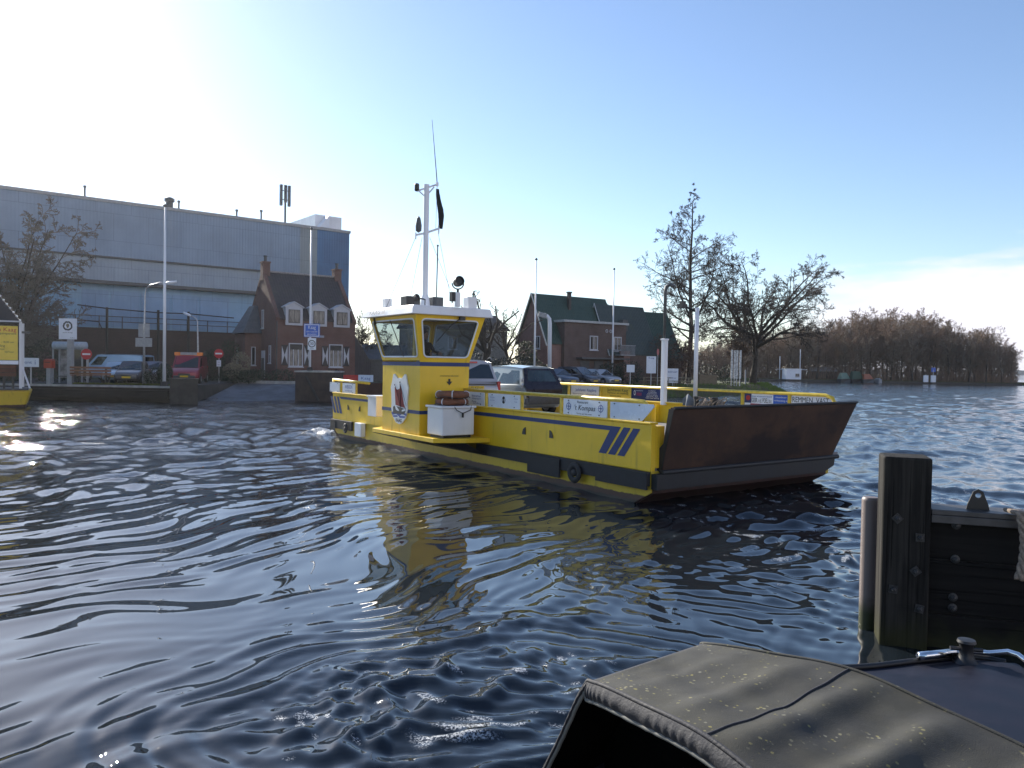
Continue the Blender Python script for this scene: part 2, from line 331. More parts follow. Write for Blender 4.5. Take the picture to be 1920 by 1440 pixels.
# ---------------------------------------------------------------- water: one polar sheet with real waves
def sstep(x, a, b):
    t = np.clip((x - a) / (b - a), 0, 1); return t * t * (3 - 2 * t)
def wave_field(X, Y, rng):
    r = np.hypot(X, Y)
    h = np.zeros_like(X); foam = np.zeros_like(X)
    sp = np.maximum(r * .0065, .012)
    # a slow warp keeps the crests from running dead straight
    wx = X + .45 * np.sin(.55 * Y + .35 * X + 1) + .22 * np.sin(1.3 * X - .9 * Y + 2) + .10 * np.sin(2.9 * X + 1.7 * Y)
    wy = Y + .45 * np.sin(.5 * X - .3 * Y + 4) + .22 * np.sin(1.1 * Y + .8 * X) + .10 * np.sin(2.3 * Y - 2.1 * X + 1)
    # patches of stronger and weaker ripple
    pat = 1.0 + .28 * np.sin(.33 * X + .21 * Y + .8) * np.sin(.27 * Y - .19 * X + 2) + .2 * np.sin(.9 * X - .6 * Y)
    def waves(n, l0, l1, ang, spread, slope, mask, warp=1, skew=0):
        nonlocal h
        acc = np.zeros_like(X); px, py = (wx, wy) if warp else (X, Y)
        for i in range(n):
            lam = l0 * (l1 / l0) ** ((i + rng.random()) / n); a = ang + rng.normal(0, spread)
            k = 2 * np.pi / lam; amp = slope * lam / (2 * np.pi) * math.sqrt(2.0 / n)
            ph = k * (px * np.cos(a) + py * np.sin(a)) + rng.random() * 6.283
            s = np.sin(ph) if not skew else (np.sin(ph) + skew * np.sin(2 * ph) + .4 * skew * np.sin(3 * ph)); acc += amp * (s + .18 * np.cos(2 * ph)) * sstep(lam / sp, 2.2, 4.5)
        h += acc * mask
    one = np.ones_like(X)
    az = np.arctan2(X, Y)
    calm = 1 - .55 * sstep(-r, -9, -5)                                # the nearest water is glassier
    a0 = math.atan2(-.69, .72)
    waves(8, 1.5, 4.5, a0, .3, .012, pat); waves(13, .42, 1.1, a0, .24, .048, pat * (1 - .25 * sstep(-r, -9.5, -5.5)), 1, .5)                           # long ripples, crests running away to the right
    waves(22, .2, .5, a0 + .08, .28, .018, pat * calm)
    far = sstep(r, 13, 23)
    waves(40, .22, 1.6, 0, 3.0, .135, far * (.75 + .35 * pat))         # chop further out
    waves(24, 1.4, 7.0, 2.2, 1.2, .05, sstep(r, 25, 60)); waves(22, 1.0, 3.2, 0, 3.0, .085, sstep(r, 18, 28) * (.6 + .5 * pat))
    rip = np.exp(-((X - 3.2) ** 2 + (Y - 9.2) ** 2) / 4.5)             # crossing ripples between ferry and post
    waves(16, .22, .6, math.atan2(.75, .66), .25, .10, rip)
    # wash of the ferry: round the bow, under the ramp and along the stern
    def bubble(cx, cy, rad, p=2): return np.exp(-(((X - cx) ** 2 + (Y - cy) ** 2) / rad ** 2) ** (p / 2))
    wash = np.clip(bubble(5.2, 13.6, 2.6) + .8 * bubble(7.5, 15.5, 2.5) + .8 * bubble(5.2, 10.6, 2.0), 0, 1)
    waves(46, .24, 1.0, 0, 3.0, .27, wash)
    n1 = np.zeros_like(X)
    for i in range(18):
        lam = .18 * 6 ** rng.random(); a = rng.random() * 6.283
        n1 += np.sin(2 * np.pi / lam * (wx * np.cos(a) + wy * np.sin(a)) + rng.random() * 6.283)
    n1 /= 4.2
    n2 = np.zeros_like(X)
    for i in range(16):
        lam = .09 * 4 ** rng.random(); a = rng.random() * 6.283
        n2 += np.sin(2 * np.pi / lam * (wx * np.cos(a) + wy * np.sin(a)) + rng.random() * 6.283)
    n2 /= 4.0
    foam += wash * sstep(n1, .8, 1.6) * 1.0
    # bow shoulder wave trailing off the far corner of the ramp
    p = fw(.3, 6.2); dx, dy = X - p.x, Y - p.y
    al, ac = dx * .93 - dy * .36, dx * .36 + dy * .93
    ridge = np.exp(-((ac + .10 * al) / .28) ** 2) * sstep(al, -.5, .6) * sstep(-al, -8, -3)
    h += .085 * ridge; foam += .35 * ridge * sstep(n1, .5, 1.4)
    # wake at the stern: broken white water
    p = fw(-15.9, .5); dx, dy = X - p.x, Y - p.y
    st = np.exp(-((dx + .3) / 1.25) ** 2 - ((dy - .1) / .9) ** 2)
    h += st * (.14 + .05 * n1); foam += st * sstep(n1, -.7, .4) * 1.2
    # the trail of disturbed water the ferry leaves across the left
    tr = np.exp(-((Y - 24.3 - .10 * (X + 12)) / 1.5) ** 2) * sstep(-X, 5.5, 8) + .6 * np.exp(-((Y - 22 - .05 * (X + 14)) / .7) ** 2) * sstep(-X, 9, 11)
    waves(30, .25, .9, 0, 3.0, .16, tr)
    foam += tr * sstep(n1, 1.1, 1.9) * .5
    # wash along the ferry's side
    along = (X - FO.x) * FU.x + (Y - FO.y) * FU.y; side = (X - FO.x) * FV.x + (Y - FO.y) * FV.y
    sd = np.exp(-((side + .9) / 1.2) ** 2) * sstep(along, -18, -13) * sstep(-along, 3, 8)
    waves(24, .2, .7, FA + .3, .9, .10, sd)
    # outflow by the near boat: a rim of curved ripples round a patch of broken water
    cx, cy = .05, 5.7; q = np.hypot((X - cx) / 1.35, Y - cy); th = np.arctan2(Y - cy, (X - cx) / 1.35)
    qq = q + .10 * np.sin(3 * th + 1) + .06 * np.sin(7 * th) + .05 * np.sin(2.3 * X + 3 * Y)
    ring = np.exp(-((qq - 1.75) / .62) ** 2) * sstep(np.cos(th - 2.1), -.75, .2)
    h += .009 * ring * np.sin(2 * np.pi * qq / .30) + .003 * ring * np.sin(2 * np.pi * qq / .15 + 2 * np.sin(2 * th))
    inner = sstep(-qq, -1.75, -1.0)
    waves(44, .12, .45, math.atan2(.9, -.3), 1.1, .25, inner); foam += inner * sstep(n1 + .6 * n2, 1.15, 1.9) * .45
    def crest(x0, y0, x1, y1, wdt, amp, fo):
        nonlocal h, foam
        d = np.array((x1 - x0, y1 - y0)); L = np.hypot(*d); d = d / L
        a = (X - x0) * d[0] + (Y - y0) * d[1]; b = -(X - x0) * d[1] + (Y - y0) * d[0] + .10 * np.sin(4.3 * a + x0) + .05 * np.sin(11 * a + 1) + .02 * np.sin(27 * a)
        k = np.exp(-(b / wdt) ** 2) * sstep(a, -.15, .25) * sstep(-a, -L - .15, -L + .25)
        h += amp * k; foam += fo * k * sstep(n1, .1, 1.3) * sstep(n2, -.3, .8) * (.3 + .7 * np.sin(5 * a + 2 * y0) ** 2)
    for (ax, ay, bx, by, wd, am, fo) in ((770, 1338, 1015, 1262, .10, .055, .8), (690, 1310, 870, 1235, .10, .05, .25), (840, 1395, 1000, 1340, .12, .04, .1),
                                         (620, 1420, 740, 1310, .08, .045, .0), (760, 1215, 1120, 1150, .12, .035, .05), (690, 1400, 800, 1345, .09, .045, .35)):
        a, b = on(ax, ay, 0), on(bx, by, 0); crest(a.x, a.y, b.x, b.y, wd, am, fo)
    c = on(850, 1385, 0); blob = np.exp(-((X - c.x) / .24) ** 2 - ((Y - c.y) / .17) ** 2)
    h += blob * (.035 + .02 * n1); foam += blob * sstep(n1, -.9, .3) * 1.1
    return h, np.clip(foam, 0, 1)
def make_water():
    rng = np.random.default_rng(7)
    azs = np.concatenate([np.linspace(-95, -43, 70, endpoint=False), np.linspace(-43, 43, 900, endpoint=False), np.linspace(43, 95, 71)])
    azs = np.radians(azs); rr = np.concatenate([np.linspace(.2, 1.6, 20, endpoint=False), np.geomspace(1.6, 3000, 1150)])
    A, RR = np.meshgrid(azs, rr); X = RR * np.sin(A); Y = RR * np.cos(A)
    h, foam = wave_field(X, Y, rng)
    nv, nu = X.shape
    co = np.stack([X, Y, h], -1).reshape(-1, 3).astype(np.float32)
    i = (np.arange(nv - 1)[:, None] * nu + np.arange(nu - 1)[None, :]).ravel()
    q = np.stack([i, i + nu, i + nu + 1, i + 1], -1).astype(np.int32)[:, ::-1]
    me = bpy.data.meshes.new('water'); me.vertices.add(len(co)); me.vertices.foreach_set('co', co.ravel())
    me.loops.add(q.size); me.loops.foreach_set('vertex_index', q.ravel())
    me.polygons.add(len(q)); me.polygons.foreach_set('loop_start', np.arange(0, q.size, 4, dtype=np.int32))
    me.polygons.foreach_set('use_smooth', np.ones(len(q), dtype=bool)); me.update(calc_edges=True)
    at_ = me.attributes.new('foam', 'FLOAT', 'POINT'); at_.data.foreach_set('value', foam.ravel().astype(np.float32))
    o = bpy.data.objects.new('water', me); COL.objects.link(o); structure(o)
    g = N('canal_water')
    a = g.n('ShaderNodeAttribute', attribute_name='foam').outputs['Fac']
    fn = g.ramp(g.noise(55, 5, .8), .44, .60); f = g.ramp(g.math('MULTIPLY', a, fn), .07, .42); f = g.math('MULTIPLY', f, .7)
    col = g.mixc(f, (.009, .013, .017), (.62, .65, .68)); g.put(g.b.inputs['Base Color'], col)
    g.b.inputs['IOR'].default_value = 1.5; g.put(g.b.inputs['Roughness'], g.math('ADD', g.math('MULTIPLY', f, .6), .02))
    # small chop that the mesh cannot carry far out
    ln = g.n('ShaderNodeVectorMath', operation='LENGTH'); g.l(g.obj, ln.inputs[0]); dist = ln.outputs['Value']
    n2 = g.noise(1.5, 5, .62, g.vec((1, 1, 0))); n3 = g.noise(7, 3, .6, g.vec((1, 1, 0)))
    h = g.math('ADD', g.math('MULTIPLY', g.math('MULTIPLY', n2, .16), g.ramp(dist, 14, 60)), g.math('MULTIPLY', g.math('MULTIPLY', n3, .012), g.ramp(dist, 14, 26)))
    g.l(g.math('ADD', g.math('MULTIPLY', f, .6), g.math('ADD', .02, g.math('MULTIPLY', g.ramp(dist, 16, 70), .01))), g.b.inputs['Roughness'])
    g.bump(h, 1.0, 1.0); o.data.materials.append(g.fin())
make_water()

# ---------------------------------------------------------------- land
def shore_mat():
    g = N('grassy_ground'); f = g.ramp(g.noise(.35, 6, .65), .35, .65); c = g.mixc(f, (.055, .085, .018), (.085, .07, .04))
    c = g.mixc(g.ramp(g.noise(6, 5, .7), .45, .7), c, (.04, .045, .018)); g.bump(g.noise(9, 5, .7), .7, .06); return g.fin(c, .95)
M['ground'] = shore_mat()
inland = [(-20.4, 47), (-20.4, 57), (-13.4, 57), (-13.4, 53.5), (-11, 54.5), (0, 61.5), (13, 70.5), (27, 85), (30.5, 92), (29.5, 106), (24, 125), (18, 150), (14, 185)]
shore = [(-11, 53.6), (1, 60), (14.5, 69), (29.5, 83.6), (33.5, 92), (32, 107), (27, 127), (21, 152), (17, 187)]
g_ = MB().poly([(x, y, 1.0) for x, y in inland] + [(14, 600, 1), (-400, 600, 1), (-400, 47, 1)])
structure(g_.build('ground', M['ground']))
b_ = MB()
il = inland[4:]
for i in range(len(il) - 1):
    b_.add([(*il[i], 1.0), (*shore[i], -.25), (*shore[i+1], -.25), (*il[i+1], 1.0)], [(0, 1, 2, 3)])
structure(b_.build('canal_bank', M['ground']))
# asphalt apron with a kerb behind the left quay and the parking strip by the houses
structure(MB().poly([(-48, 49, 1.004), (-20.6, 49, 1.004), (-20.6, 57.2, 1.004), (-13.6, 57.2, 1.004), (-12.5, 57.5, 1.004), (-2, 63.5, 1.004), (22, 84, 1.004), (20, 88, 1.004), (-4, 68, 1.004), (-16, 60.5, 1.004), (-48, 61, 1.004)]).build('road', M['asphalt']))
structure(MB().add([(-20.3, 57.1, 1.0), (-20.3, 49, -.3), (-13.5, 50.5, -.3), (-13.5, 57.1, 1.0)], [(0, 1, 2, 3)]).build('slipway', mat('wet_concrete', (.13, .14, .155), .8, var=.35, scale=1.2)))
# far wooded shore
wood_poly = [(14, 190), (40, 193), (60, 189), (92, 186), (124, 182), (128, 190), (150, 300), (200, 600), (14, 600)]
structure(MB().prism([(x, y, -.5) for x, y in wood_poly], (0, 0, 1.1)).build('far_ground', M['ground']))
hz = MB()
for i in range(60):
    a0, a1 = R(-60 + i * 2.2), R(-60 + (i + 1) * 2.2); rr = 2600
    h0, h1 = (12 + 5 * math.sin(i * 1.7) + 4 * math.sin(i * .6) for i in (i, i + 1))
    hz.add([(rr*math.sin(a0), rr*math.cos(a0), -1), (rr*math.sin(a1), rr*math.cos(a1), -1), (rr*math.sin(a1), rr*math.cos(a1), h1), (rr*math.sin(a0), rr*math.cos(a0), h0),
            ((rr+200)*math.sin(a1), (rr+200)*math.cos(a1), h1), ((rr+200)*math.sin(a0), (rr+200)*math.cos(a0), h0)], [(0, 1, 2, 3), (3, 2, 4, 5)])
structure(hz.build('hills', mat('far_woods', (.09, .10, .10), .95, var=.4, scale=.02)))

# ---------------------------------------------------------------- trees
def skeleton(seed, H, r0, kind):
    rng = random.Random(seed); br = []                    # (level, pts, radii)
    rv = lambda s: Vector((rng.gauss(0, s), rng.gauss(0, s), rng.gauss(0, s)))
    def limb(p, d, L, r, lev, up, wob, nseg):
        pts, rs = [p.copy()], [r]; d = d.normalized()
        for i in range(nseg):
            d = (d + rv(wob) + Vector((0, 0, up))).normalized(); p = p + d * (L / nseg)
            pts.append(p.copy()); rs.append(max(.006, r * (1 - .82 * (i + 1) / nseg)))
        br.append((lev, pts, rs)); return pts, rs
    def side(d, ang):
        a = d.orthogonal().normalized(); a.rotate(Matrix.Rotation(rng.random() * 6.283, 3, d)); return (d * math.cos(ang) + a * math.sin(ang)).normalized()
    def sub(pts, rs, n, lev, maxlev, L, up, wob, t0=.2, ang=(.5, 1.0), cnt=None):
        m = len(pts) - 1; n = int(n)
        for k in range(n):
            t = t0 + (1 - t0) * (k + rng.random()) / n; x = t * m; i = min(int(x), m - 1); f = x - i
            p = pts[i].lerp(pts[i+1], f); d = (pts[i+1] - pts[i]).normalized()
            l = L * (1.15 - .65 * t) * rng.uniform(.6, 1.25); r = max(.009, (rs[i] * (1-f) + rs[i+1] * f) * rng.uniform(.4, .62))
            q, s = limb(p, side(d, rng.uniform(*ang)), l, r, lev, up, wob, 4 if lev < 3 else 3)
            if lev < maxlev: sub(q, s, cnt[lev], lev + 1, maxlev, l * .52, up, wob * 1.1, .15, (.4, 1.0), cnt)
    Z = Vector((0, 0, 1))
    if kind == 'alder':                                    # one leader, a tall narrow ragged crown
        pts, rs = limb(Vector((0, 0, 0)), Z, H, r0, 0, .06, .035, 14)
        for k in range(40):
            t = .24 + .75 * (k + rng.random()) / 34; x = t * 14; i = min(int(x), 13); p = pts[i].lerp(pts[i+1], x - i)
            prof = (.34 if t < .5 else .34 * (1 - (t - .5) / .56)) * (.6 + .4 * min(1, (t - .2) / .2))
            a = rng.random() * 6.283; l = H * prof * rng.uniform(.55, 1.15) + .35
            q, s = limb(p, Vector((math.cos(a), math.sin(a), rng.uniform(.25, .8))), l, max(.015, rs[i] * .42), 1, .05, .12, 6)
            sub(q, s, 9 if t < .8 else 5, 2, 4, l * .42 + .15, .03, .2, .15, (.5, 1.1), (0, 0, 6, 5 if t < .8 else 3))
        for a, t in ((.5, .36), (3.4, .3)):
            i = int(t * 14); q, s = limb(pts[i], Vector((math.cos(a) * .42, math.sin(a) * .3, 1)), H * .46, rs[i] * .6, 0, .05, .06, 8)
            sub(q, s, 15, 2, 4, H * .16, .04, .2, .25, (.5, 1.1), (0, 0, 5, 4))
    elif kind == 'spread':                                 # short bole, wide rounded crown
        pts, rs = limb(Vector((0, 0, 0)), Z, H * .3, r0, 0, .05, .03, 5)
        tops = []
        for k in range(12):
            a = k * 2.4 + rng.random() * .5; e = rng.uniform(.18, 1.5)
            tops.append(limb(pts[-1 - (k % 3)], Vector((math.cos(a), math.sin(a), e)), H * rng.uniform(.5, .68) * (1.0 if e > .8 else .82), r0 * rng.uniform(.34, .55), 0, .018, .10, 8))
        for q, s in tops: sub(q, s, 11, 1, 4, H * .27, .0, .17, .18, (.5, 1.05), (0, 6, 5, 4))
    elif kind == 'pollard':                                # thick knobbly limbs, short brush at the ends
        pts, rs = limb(Vector((0, 0, 0)), Z, H * .38, r0, 0, .05, .04, 5)
        for k in range(9):
            a = k * 2.4; q, s = limb(pts[-1 - (k % 3)], Vector((math.cos(a), math.sin(a), rng.uniform(.7, 2.2))), H * rng.uniform(.38, .58), r0 * .5, 0, .10, .2, 7)
            s[:] = [max(x, r0 * .16) for x in s]
            sub(q, s, 8, 1, 3, H * .13, .12, .25, .25, (.5, 1.2), (0, 5, 4))
    elif kind == 'bushy':                                  # many stems from the ground, dense brush
        for k in range(15):
            a = k * 2.4; q, s = limb(Vector((math.cos(a) * .5, math.sin(a) * .5, 0)), Vector((math.cos(a) * .30, math.sin(a) * .30, 1)), H * rng.uniform(.74, .92), r0 * .5, 0, .02, .09, 8)
            sub(q, s, 17, 1, 4, H * .27, .01, .2, .1, (.5, 1.1), (0, 6, 5, 4))
    elif kind == 'wood':                                   # a drawn-up woodland tree, twiggy fan on a bare stem
        pts, rs = limb(Vector((0, 0, 0)), Z, H * .8, r0, 0, .06, .04, 9)
        for k in range(17):
            t = .22 + .76 * k / 17; x = t * 9; i = min(int(x), 8); a = k * 2.4 + rng.random()
            q, s = limb(pts[i].lerp(pts[i+1], x - i), Vector((math.cos(a), math.sin(a), rng.uniform(.7, 1.6))), H * rng.uniform(.24, .38), rs[i] * .5, 1, .06, .13, 5)
            sub(q, s, 12, 2, 4, H * .135, .05, .2, .1, (.4, 1.0), (0, 0, 7, 5))
    return br
def tree_meshes(br, tw, lev_split=0, twig_min=.012, buds=0):
    a, b = MB(), MB(); rng = random.Random(1)
    for lev, pts, rs in br:
        if lev <= lev_split: a.tube(pts, rs, 7, False)
        else: b.tube(pts, [max(r, twig_min) for r in rs], 4 if lev == 1 else 3, False)
        if buds and lev >= 3:                                # catkins and cones at the twig ends
            for q in pts[1:]:
                if rng.random() < .4:
                    c = q + Vector((rng.gauss(0, .05), rng.gauss(0, .05), rng.gauss(-.03, .04))); u = Vector((rng.gauss(0, 1), rng.gauss(0, 1), rng.gauss(0, 1))).normalized(); v = u.orthogonal().normalized()
                    b.add([c - u * buds, c + v * buds * .6, c + u * buds, c - v * buds * .6], [(0, 1, 2, 3)])
    return a, b
def tree(name, label, kind, seed, H, r0, loc, group=None, twig='twig', twig_min=.012, rz=0, cat='tree', buds=0):
    t = thing(name, label, cat, loc, rz, group)
    a, b = tree_meshes(skeleton(seed, H, r0, kind), twig, 0, twig_min, buds)
    a.build('trunk', M['bark'], t, True); b.build('crown', M[twig], t)
    return t
def leaf_cloud(mb, c, rad, n, size, rng, shell=.5):
    for _ in range(n):
        d = Vector((rng.gauss(0, 1), rng.gauss(0, 1), rng.gauss(0, 1))).normalized() * (shell + (1 - shell) * rng.random() ** .5)
        p = Vector((c[0] + d.x * rad[0], c[1] + d.y * rad[1], c[2] + d.z * rad[2]))
        if p.z < .02: p.z = .02 + rng.random() * .1
        a = Vector((rng.gauss(0, 1), rng.gauss(0, 1), rng.gauss(0, 1))).normalized(); b = a.orthogonal().normalized(); s = size * rng.uniform(.6, 1.4)
        mb.add([p - a * s, p + b * s * .5, p + a * s, p - b * s * .5], [(0, 1, 2, 3)])
def bush(name, label, loc, clumps, n, size, m, seed, cat='bush', group=None, stems=True):
    rng = random.Random(seed); t = thing(name, label, cat, loc, 0, group); f = MB()
    for (x, y, z, rx, ry, rz_) in clumps: leaf_cloud(f, (x, y, z), (rx, ry, rz_), n, size, rng)
    f.build('foliage', M[m], t)
    if stems:
        s = MB()
        for (x, y, z, rx, ry, rz_) in clumps:
            for k in range(4): s.tube([(x, y, 0), (x + rng.gauss(0, rx * .3), y + rng.gauss(0, ry * .3), z * .7), (x + rng.gauss(0, rx * .5), y + rng.gauss(0, ry * .5), z + rz_ * .8)], [.03, .02, .008], 4)
        s.build('stem', M['twig'], t)
    return t
def px_loc(px, d, z=1.0): return (xat(px, d), d, z)

tree('alder_tree', 'tall bare alder with a narrow ragged crown, highest tree on the right bank', 'alder', 11, 19.4, .32, px_loc(1291, 85, .95), twig_min=.015, rz=2.2, buds=.036)
tree('spreading_tree', 'broad bare tree with a wide rounded crown at the water edge', 'spread', 5, 17.6, .46, px_loc(1412, 86, .95), twig_min=.016, rz=2.7, buds=.036)
tree('slender_tree', 'thin bare tree standing between the tall alder and the broad waterside tree', 'alder', 23, 8.0, .12, px_loc(1388, 89, .95), twig='twig_red')
tree('bushy_tree', 'large bushy bare tree in front of the left end of the grey hall', 'bushy', 3, 13.6, .22, px_loc(-6, 56, 1), twig='twig_grey', twig_min=.020, buds=.03)
tree('pollard_tree', 'knobbly pollarded tree behind the wheelhouse, the bigger of two', 'pollard', 8, 9.2, .34, px_loc(908, 62, 1), rz=.4)
tree('pollard_tree', 'slimmer pollarded tree just right of the bigger knobbly one', 'pollard', 15, 8.0, .2, px_loc(952, 68, 1))
tree('small_tree', 'small bare tree against the sky between the brick house and the wheelhouse', 'spread', 31, 7.2, .13, px_loc(688, 72, 1))
tree('garden_tree', 'young bare tree in front of the third green roof', 'spread', 37, 6.5, .12, px_loc(1228, 80, 1), twig='twig_red')
tree('garden_tree', 'low reddish bare tree left of the tall alder', 'spread', 39, 5.8, .12, px_loc(1262, 82, 1), twig='twig_red')

# the wood on the far shore: individual trees, five shapes
rw = random.Random(4)
protos = []
for k in range(5):
    br = skeleton(100 + k, 16, .24, 'wood'); a, b = tree_meshes(br, None, 0, .0155)
    protos.append((a, b))
meshes = []
for k, (a, b) in enumerate(protos):
    t = thing('woodland_tree', 'x', 'tree', (0, 0, 0), 0, 'bare trees of the far wood')
    a.build('trunk', M['bark'], t, True); b.build('crown', M[('twig_wood', 'twig_wood', 'twig_wood_pale', 'twig_wood', 'twig_wood_pale')[k]], t); meshes.append(t)
def wood_h(px):
    P = [(1240, 652), (1300, 648), (1430, 612), (1470, 604), (1540, 596), (1600, 584), (1650, 570), (1700, 578), (1745, 585), (1790, 604), (1830, 612), (1862, 622), (1895, 650), (1915, 668)]
    for (a, ya), (b, yb) in zip(P, P[1:]):
        if a <= px <= b: return ya + (yb - ya) * (px - a) / (b - a)
    return P[0][1] if px < P[0][0] else P[-1][1]
used = set()
WL = 'bare woodland tree in the dense wood across the water'
i = 0
for row, (yo, n) in enumerate(((0, 34), (5, 38), (11, 40), (19, 40))):
    for k in range(n):
        px = 1240 + (1905 - 1240) * (k + rw.random() * .8) / n
        d = 192 - (px - 1430) * .018 + yo + rw.uniform(-1.5, 1.5)
        Ht = zat(px, wood_h(px), d) * rw.uniform(.78, 1.03) * (.82 if row == 0 else 1)
        p = i % 5; s = Ht / 17.2; loc = (xat(px, d), d, .6); rz = rw.random() * 6.28
        if p not in used:
            used.add(p); t = meshes[p]; t.location = loc; t.rotation_euler = (0, 0, rz); t['label'] = WL; t.scale = (s, s, s)
        else: copy_thing(meshes[p], loc, rz, WL, None, (s * rw.uniform(.9, 1.2), s * rw.uniform(.9, 1.2), s))
        i += 1
rb = random.Random(9); br = MB()
for k in range(5200):                                        # brushwood under the trees
    px = rb.uniform(1235, 1908); d = 190.5 - (px - 1430) * .018 + rb.random() ** 1.5 * 24; x = xat(px, d)
    hh = rb.uniform(1.2, 5.5) * (1 if px < 1860 else .6); a = rb.gauss(0, .25); b = rb.gauss(0, .25)
    p = Vector((x, d, .5)); q = p + Vector((a * hh * .5, b * hh * .5, hh * .55)); e = q + Vector((rb.gauss(0, .3) * hh, rb.gauss(0, .3) * hh, hh * .45))
    br.tube([p, q, e], [.035, .025, .012], 3, False)
    if k % 2 == 0: br.tube([q, q + Vector((rb.gauss(0, .5), rb.gauss(0, .5), rb.random() * .8)) * hh * .5], [.02, .012], 3, False)
o = br.build('undergrowth', M['twig_wood']); o['kind'] = 'stuff'; o['label'] = 'tangled bare undergrowth beneath the far wood'
for k in range(1): pass
dk_ = MB(); rd = random.Random(12)
for k in range(2200):
    px = rd.uniform(1240, 1905); d = 198 + rd.random() * 22; x = xat(px, d); hh = rd.random() ** 1.5 * 6 * (1 if px < 1830 else .5)
    p = Vector((x, d, .6 + hh)); a = Vector((rd.gauss(0, 1), rd.gauss(0, 1), rd.gauss(0, 1))).normalized(); b = a.orthogonal().normalized(); s = rd.uniform(.35, .8)
    dk_.add([p - a * s, p + b * s * .6, p + a * s, p - b * s * .6], [(0, 1, 2, 3)])
o = dk_.build('shrubbery', M['leaf_dark']); o['kind'] = 'stuff'; o['label'] = 'dark evergreen shrubs deep in the far wood'
# ---------------------------------------------------------------- buildings
def window(parent, o, xd, w, h, fr=.07, bars=(1, 1), m='pane', depth=.05, name='window', sill=True, shutter=False):
    """a framed window as a part; o = lower left corner on the wall face, xd along the wall, outward normal = xd x z flipped"""
    o, xd = Vector(o), Vector(xd).normalized(); z = Vector((0, 0, 1)); nn = xd.cross(z)
    f = MB()
    def bar(x0, x1, z0, z1, d0, d1):
        c = [o + xd * x + nn * d + z * q for q in (z0, z1) for (x, d) in ((x0, d1), (x1, d1), (x1, d0), (x0, d0))]
        f.hexa(c[:4], c[4:])
    bar(0, fr, fr, h - fr, -.02, depth); bar(w - fr, w, fr, h - fr, -.02, depth); bar(0, w, 0, fr, -.02, depth + .003); bar(0, w, h - fr, h, -.02, depth + .003)
    for i in range(1, bars[0]): bar(w * i / bars[0] - .03, w * i / bars[0] + .03, fr, h - fr, -.01, depth - .012)
    for i in range(1, bars[1]): bar(fr, w - fr, h * i / bars[1] - .025, h * i / bars[1] + .025, -.01, depth - .015)
    if sill: bar(-.06, w + .06, -.07, -.003, -.02, depth + .06)
    fo = f.build(name, M['win_frame'], parent)
    p = [o + xd * x + z * q + nn * .008 for (x, q) in ((fr, fr), (w - fr, fr), (w - fr, h - fr), (fr, h - fr))]
    MB().poly(p).build('pane', M[m], fo)
    return fo
def gable_shell(x0, x1, hw, ze, zr, y0=0):                    # solid walls with two gables; ridge along x, centre line y0
    m = MB(); P = lambda x: [(x, y0 - hw, 0), (x, y0 + hw, 0), (x, y0 + hw, ze), (x, y0, zr), (x, y0 - hw, ze)]
    return m.add(P(x0) + P(x1), [(0, 4, 3, 2, 1), (5, 6, 7, 8, 9), (0, 5, 9, 4), (1, 2, 7, 6)])
def gable_roof(x0, x1, hw, ze, zr, y0=0, th=.16, over=.2):
    m = MB(); s = (zr - ze) / hw; e = hw + over; zz = ze - s * over
    for sg in (-1, 1):
        a = [(x0, y0 + sg * e, zz + .02), (x1, y0 + sg * e, zz + .02), (x1, y0, zr + .02), (x0, y0, zr + .02)]
        if sg > 0: a = a[::-1]
        m.prism(a, (0, 0, th))
    return m
# ---- the grey boatyard hall
HA, HB = Vector((-45.9, 69, 0)), Vector((-19.1, 90, 0)); HL = (HB - HA).length; hd = (HB - HA) / HL
def hs(px): k = (px - 960) / FPX; return (k * HA.y - HA.x) / (hd.x - k * hd.y)
hall = thing('boatyard_hall', 'huge grey blue metal boatyard hall with a dark brick base', 'hall', (HA.x, HA.y, 1.0), math.atan2(hd.y, hd.x))
SB = hs(592); SG = hs(560); SE = hs(652)
M['clad'] = cladding('grey_cladding', (.18, .255, .35)); M['clad_low'] = cladding('blue_grey_cladding', (.22, .38, .54)); M['clad_mid'] = cladding('pale_cladding', (.25, .31, .375))
M['clad_blue'] = cladding('blue_cladding', (.03, .115, .25), var=.2); M['clad_green'] = cladding('greenish_cladding', (.20, .24, .26))
M['brick_dark'] = brick('dark_brick', (.075, .045, .038), (.055, .036, .032), (.09, .08, .075))
MB().box(-16, SG, 0, 30, 11.3, 16.6).build('upper_wall', M['clad'], hall)
MB().box(SG, SB, .02, 30, 3, 16.6).build('grey_corner_panel', M['clad_green'], hall)
MB().box(SB, SE, .01, 30, 3, 16.6).build('blue_corner_panel', M['clad_blue'], hall)
MB().box(-16, SG, -.25, 29, 9.05, 11.298).build('middle_wall', M['clad_mid'], hall)
MB().box(-16, SG, .05, 29, 4.6, 9.048).build('lower_wall', M['clad_low'], hall)
MB().box(-16, SE - .1, -.15, 29, 0, 4.59).build('base_wall', M['brick_dark'], hall)
MB().box(-16, SG - .02, -.55, .02, 11.28, 11.42).box(-16, SG - .02, -.9, .02, 8.75, 9.06).build('ledge', M['dark_grey'], hall)
MB().box(-16, SE + .1, -.12, 30.1, 16.6, 16.9).build('roof', M['grey_paint'], hall)
dn = [hs(p) for p in (150, 205, 262, 320, 372, 430)]
dm = MB()
for a, b in zip(dn, dn[1:]): dm.box(a + .1, b - .1, -.02, .06, 4.7, 8.2)
dm.build('sliding_door', cladding('sliding_door_paint', (.20, .33, .50), .5), hall)
rail = MB()
for k in range(15):
    s = 4 + k * 2.0; rail.tube([(s, -.5, 4.55), (s, -.5, 5.75)], .05, 5)
for z in (5.2, 5.7): rail.tube([(4, -.5, z), (32, -.5, z)], .04, 5)
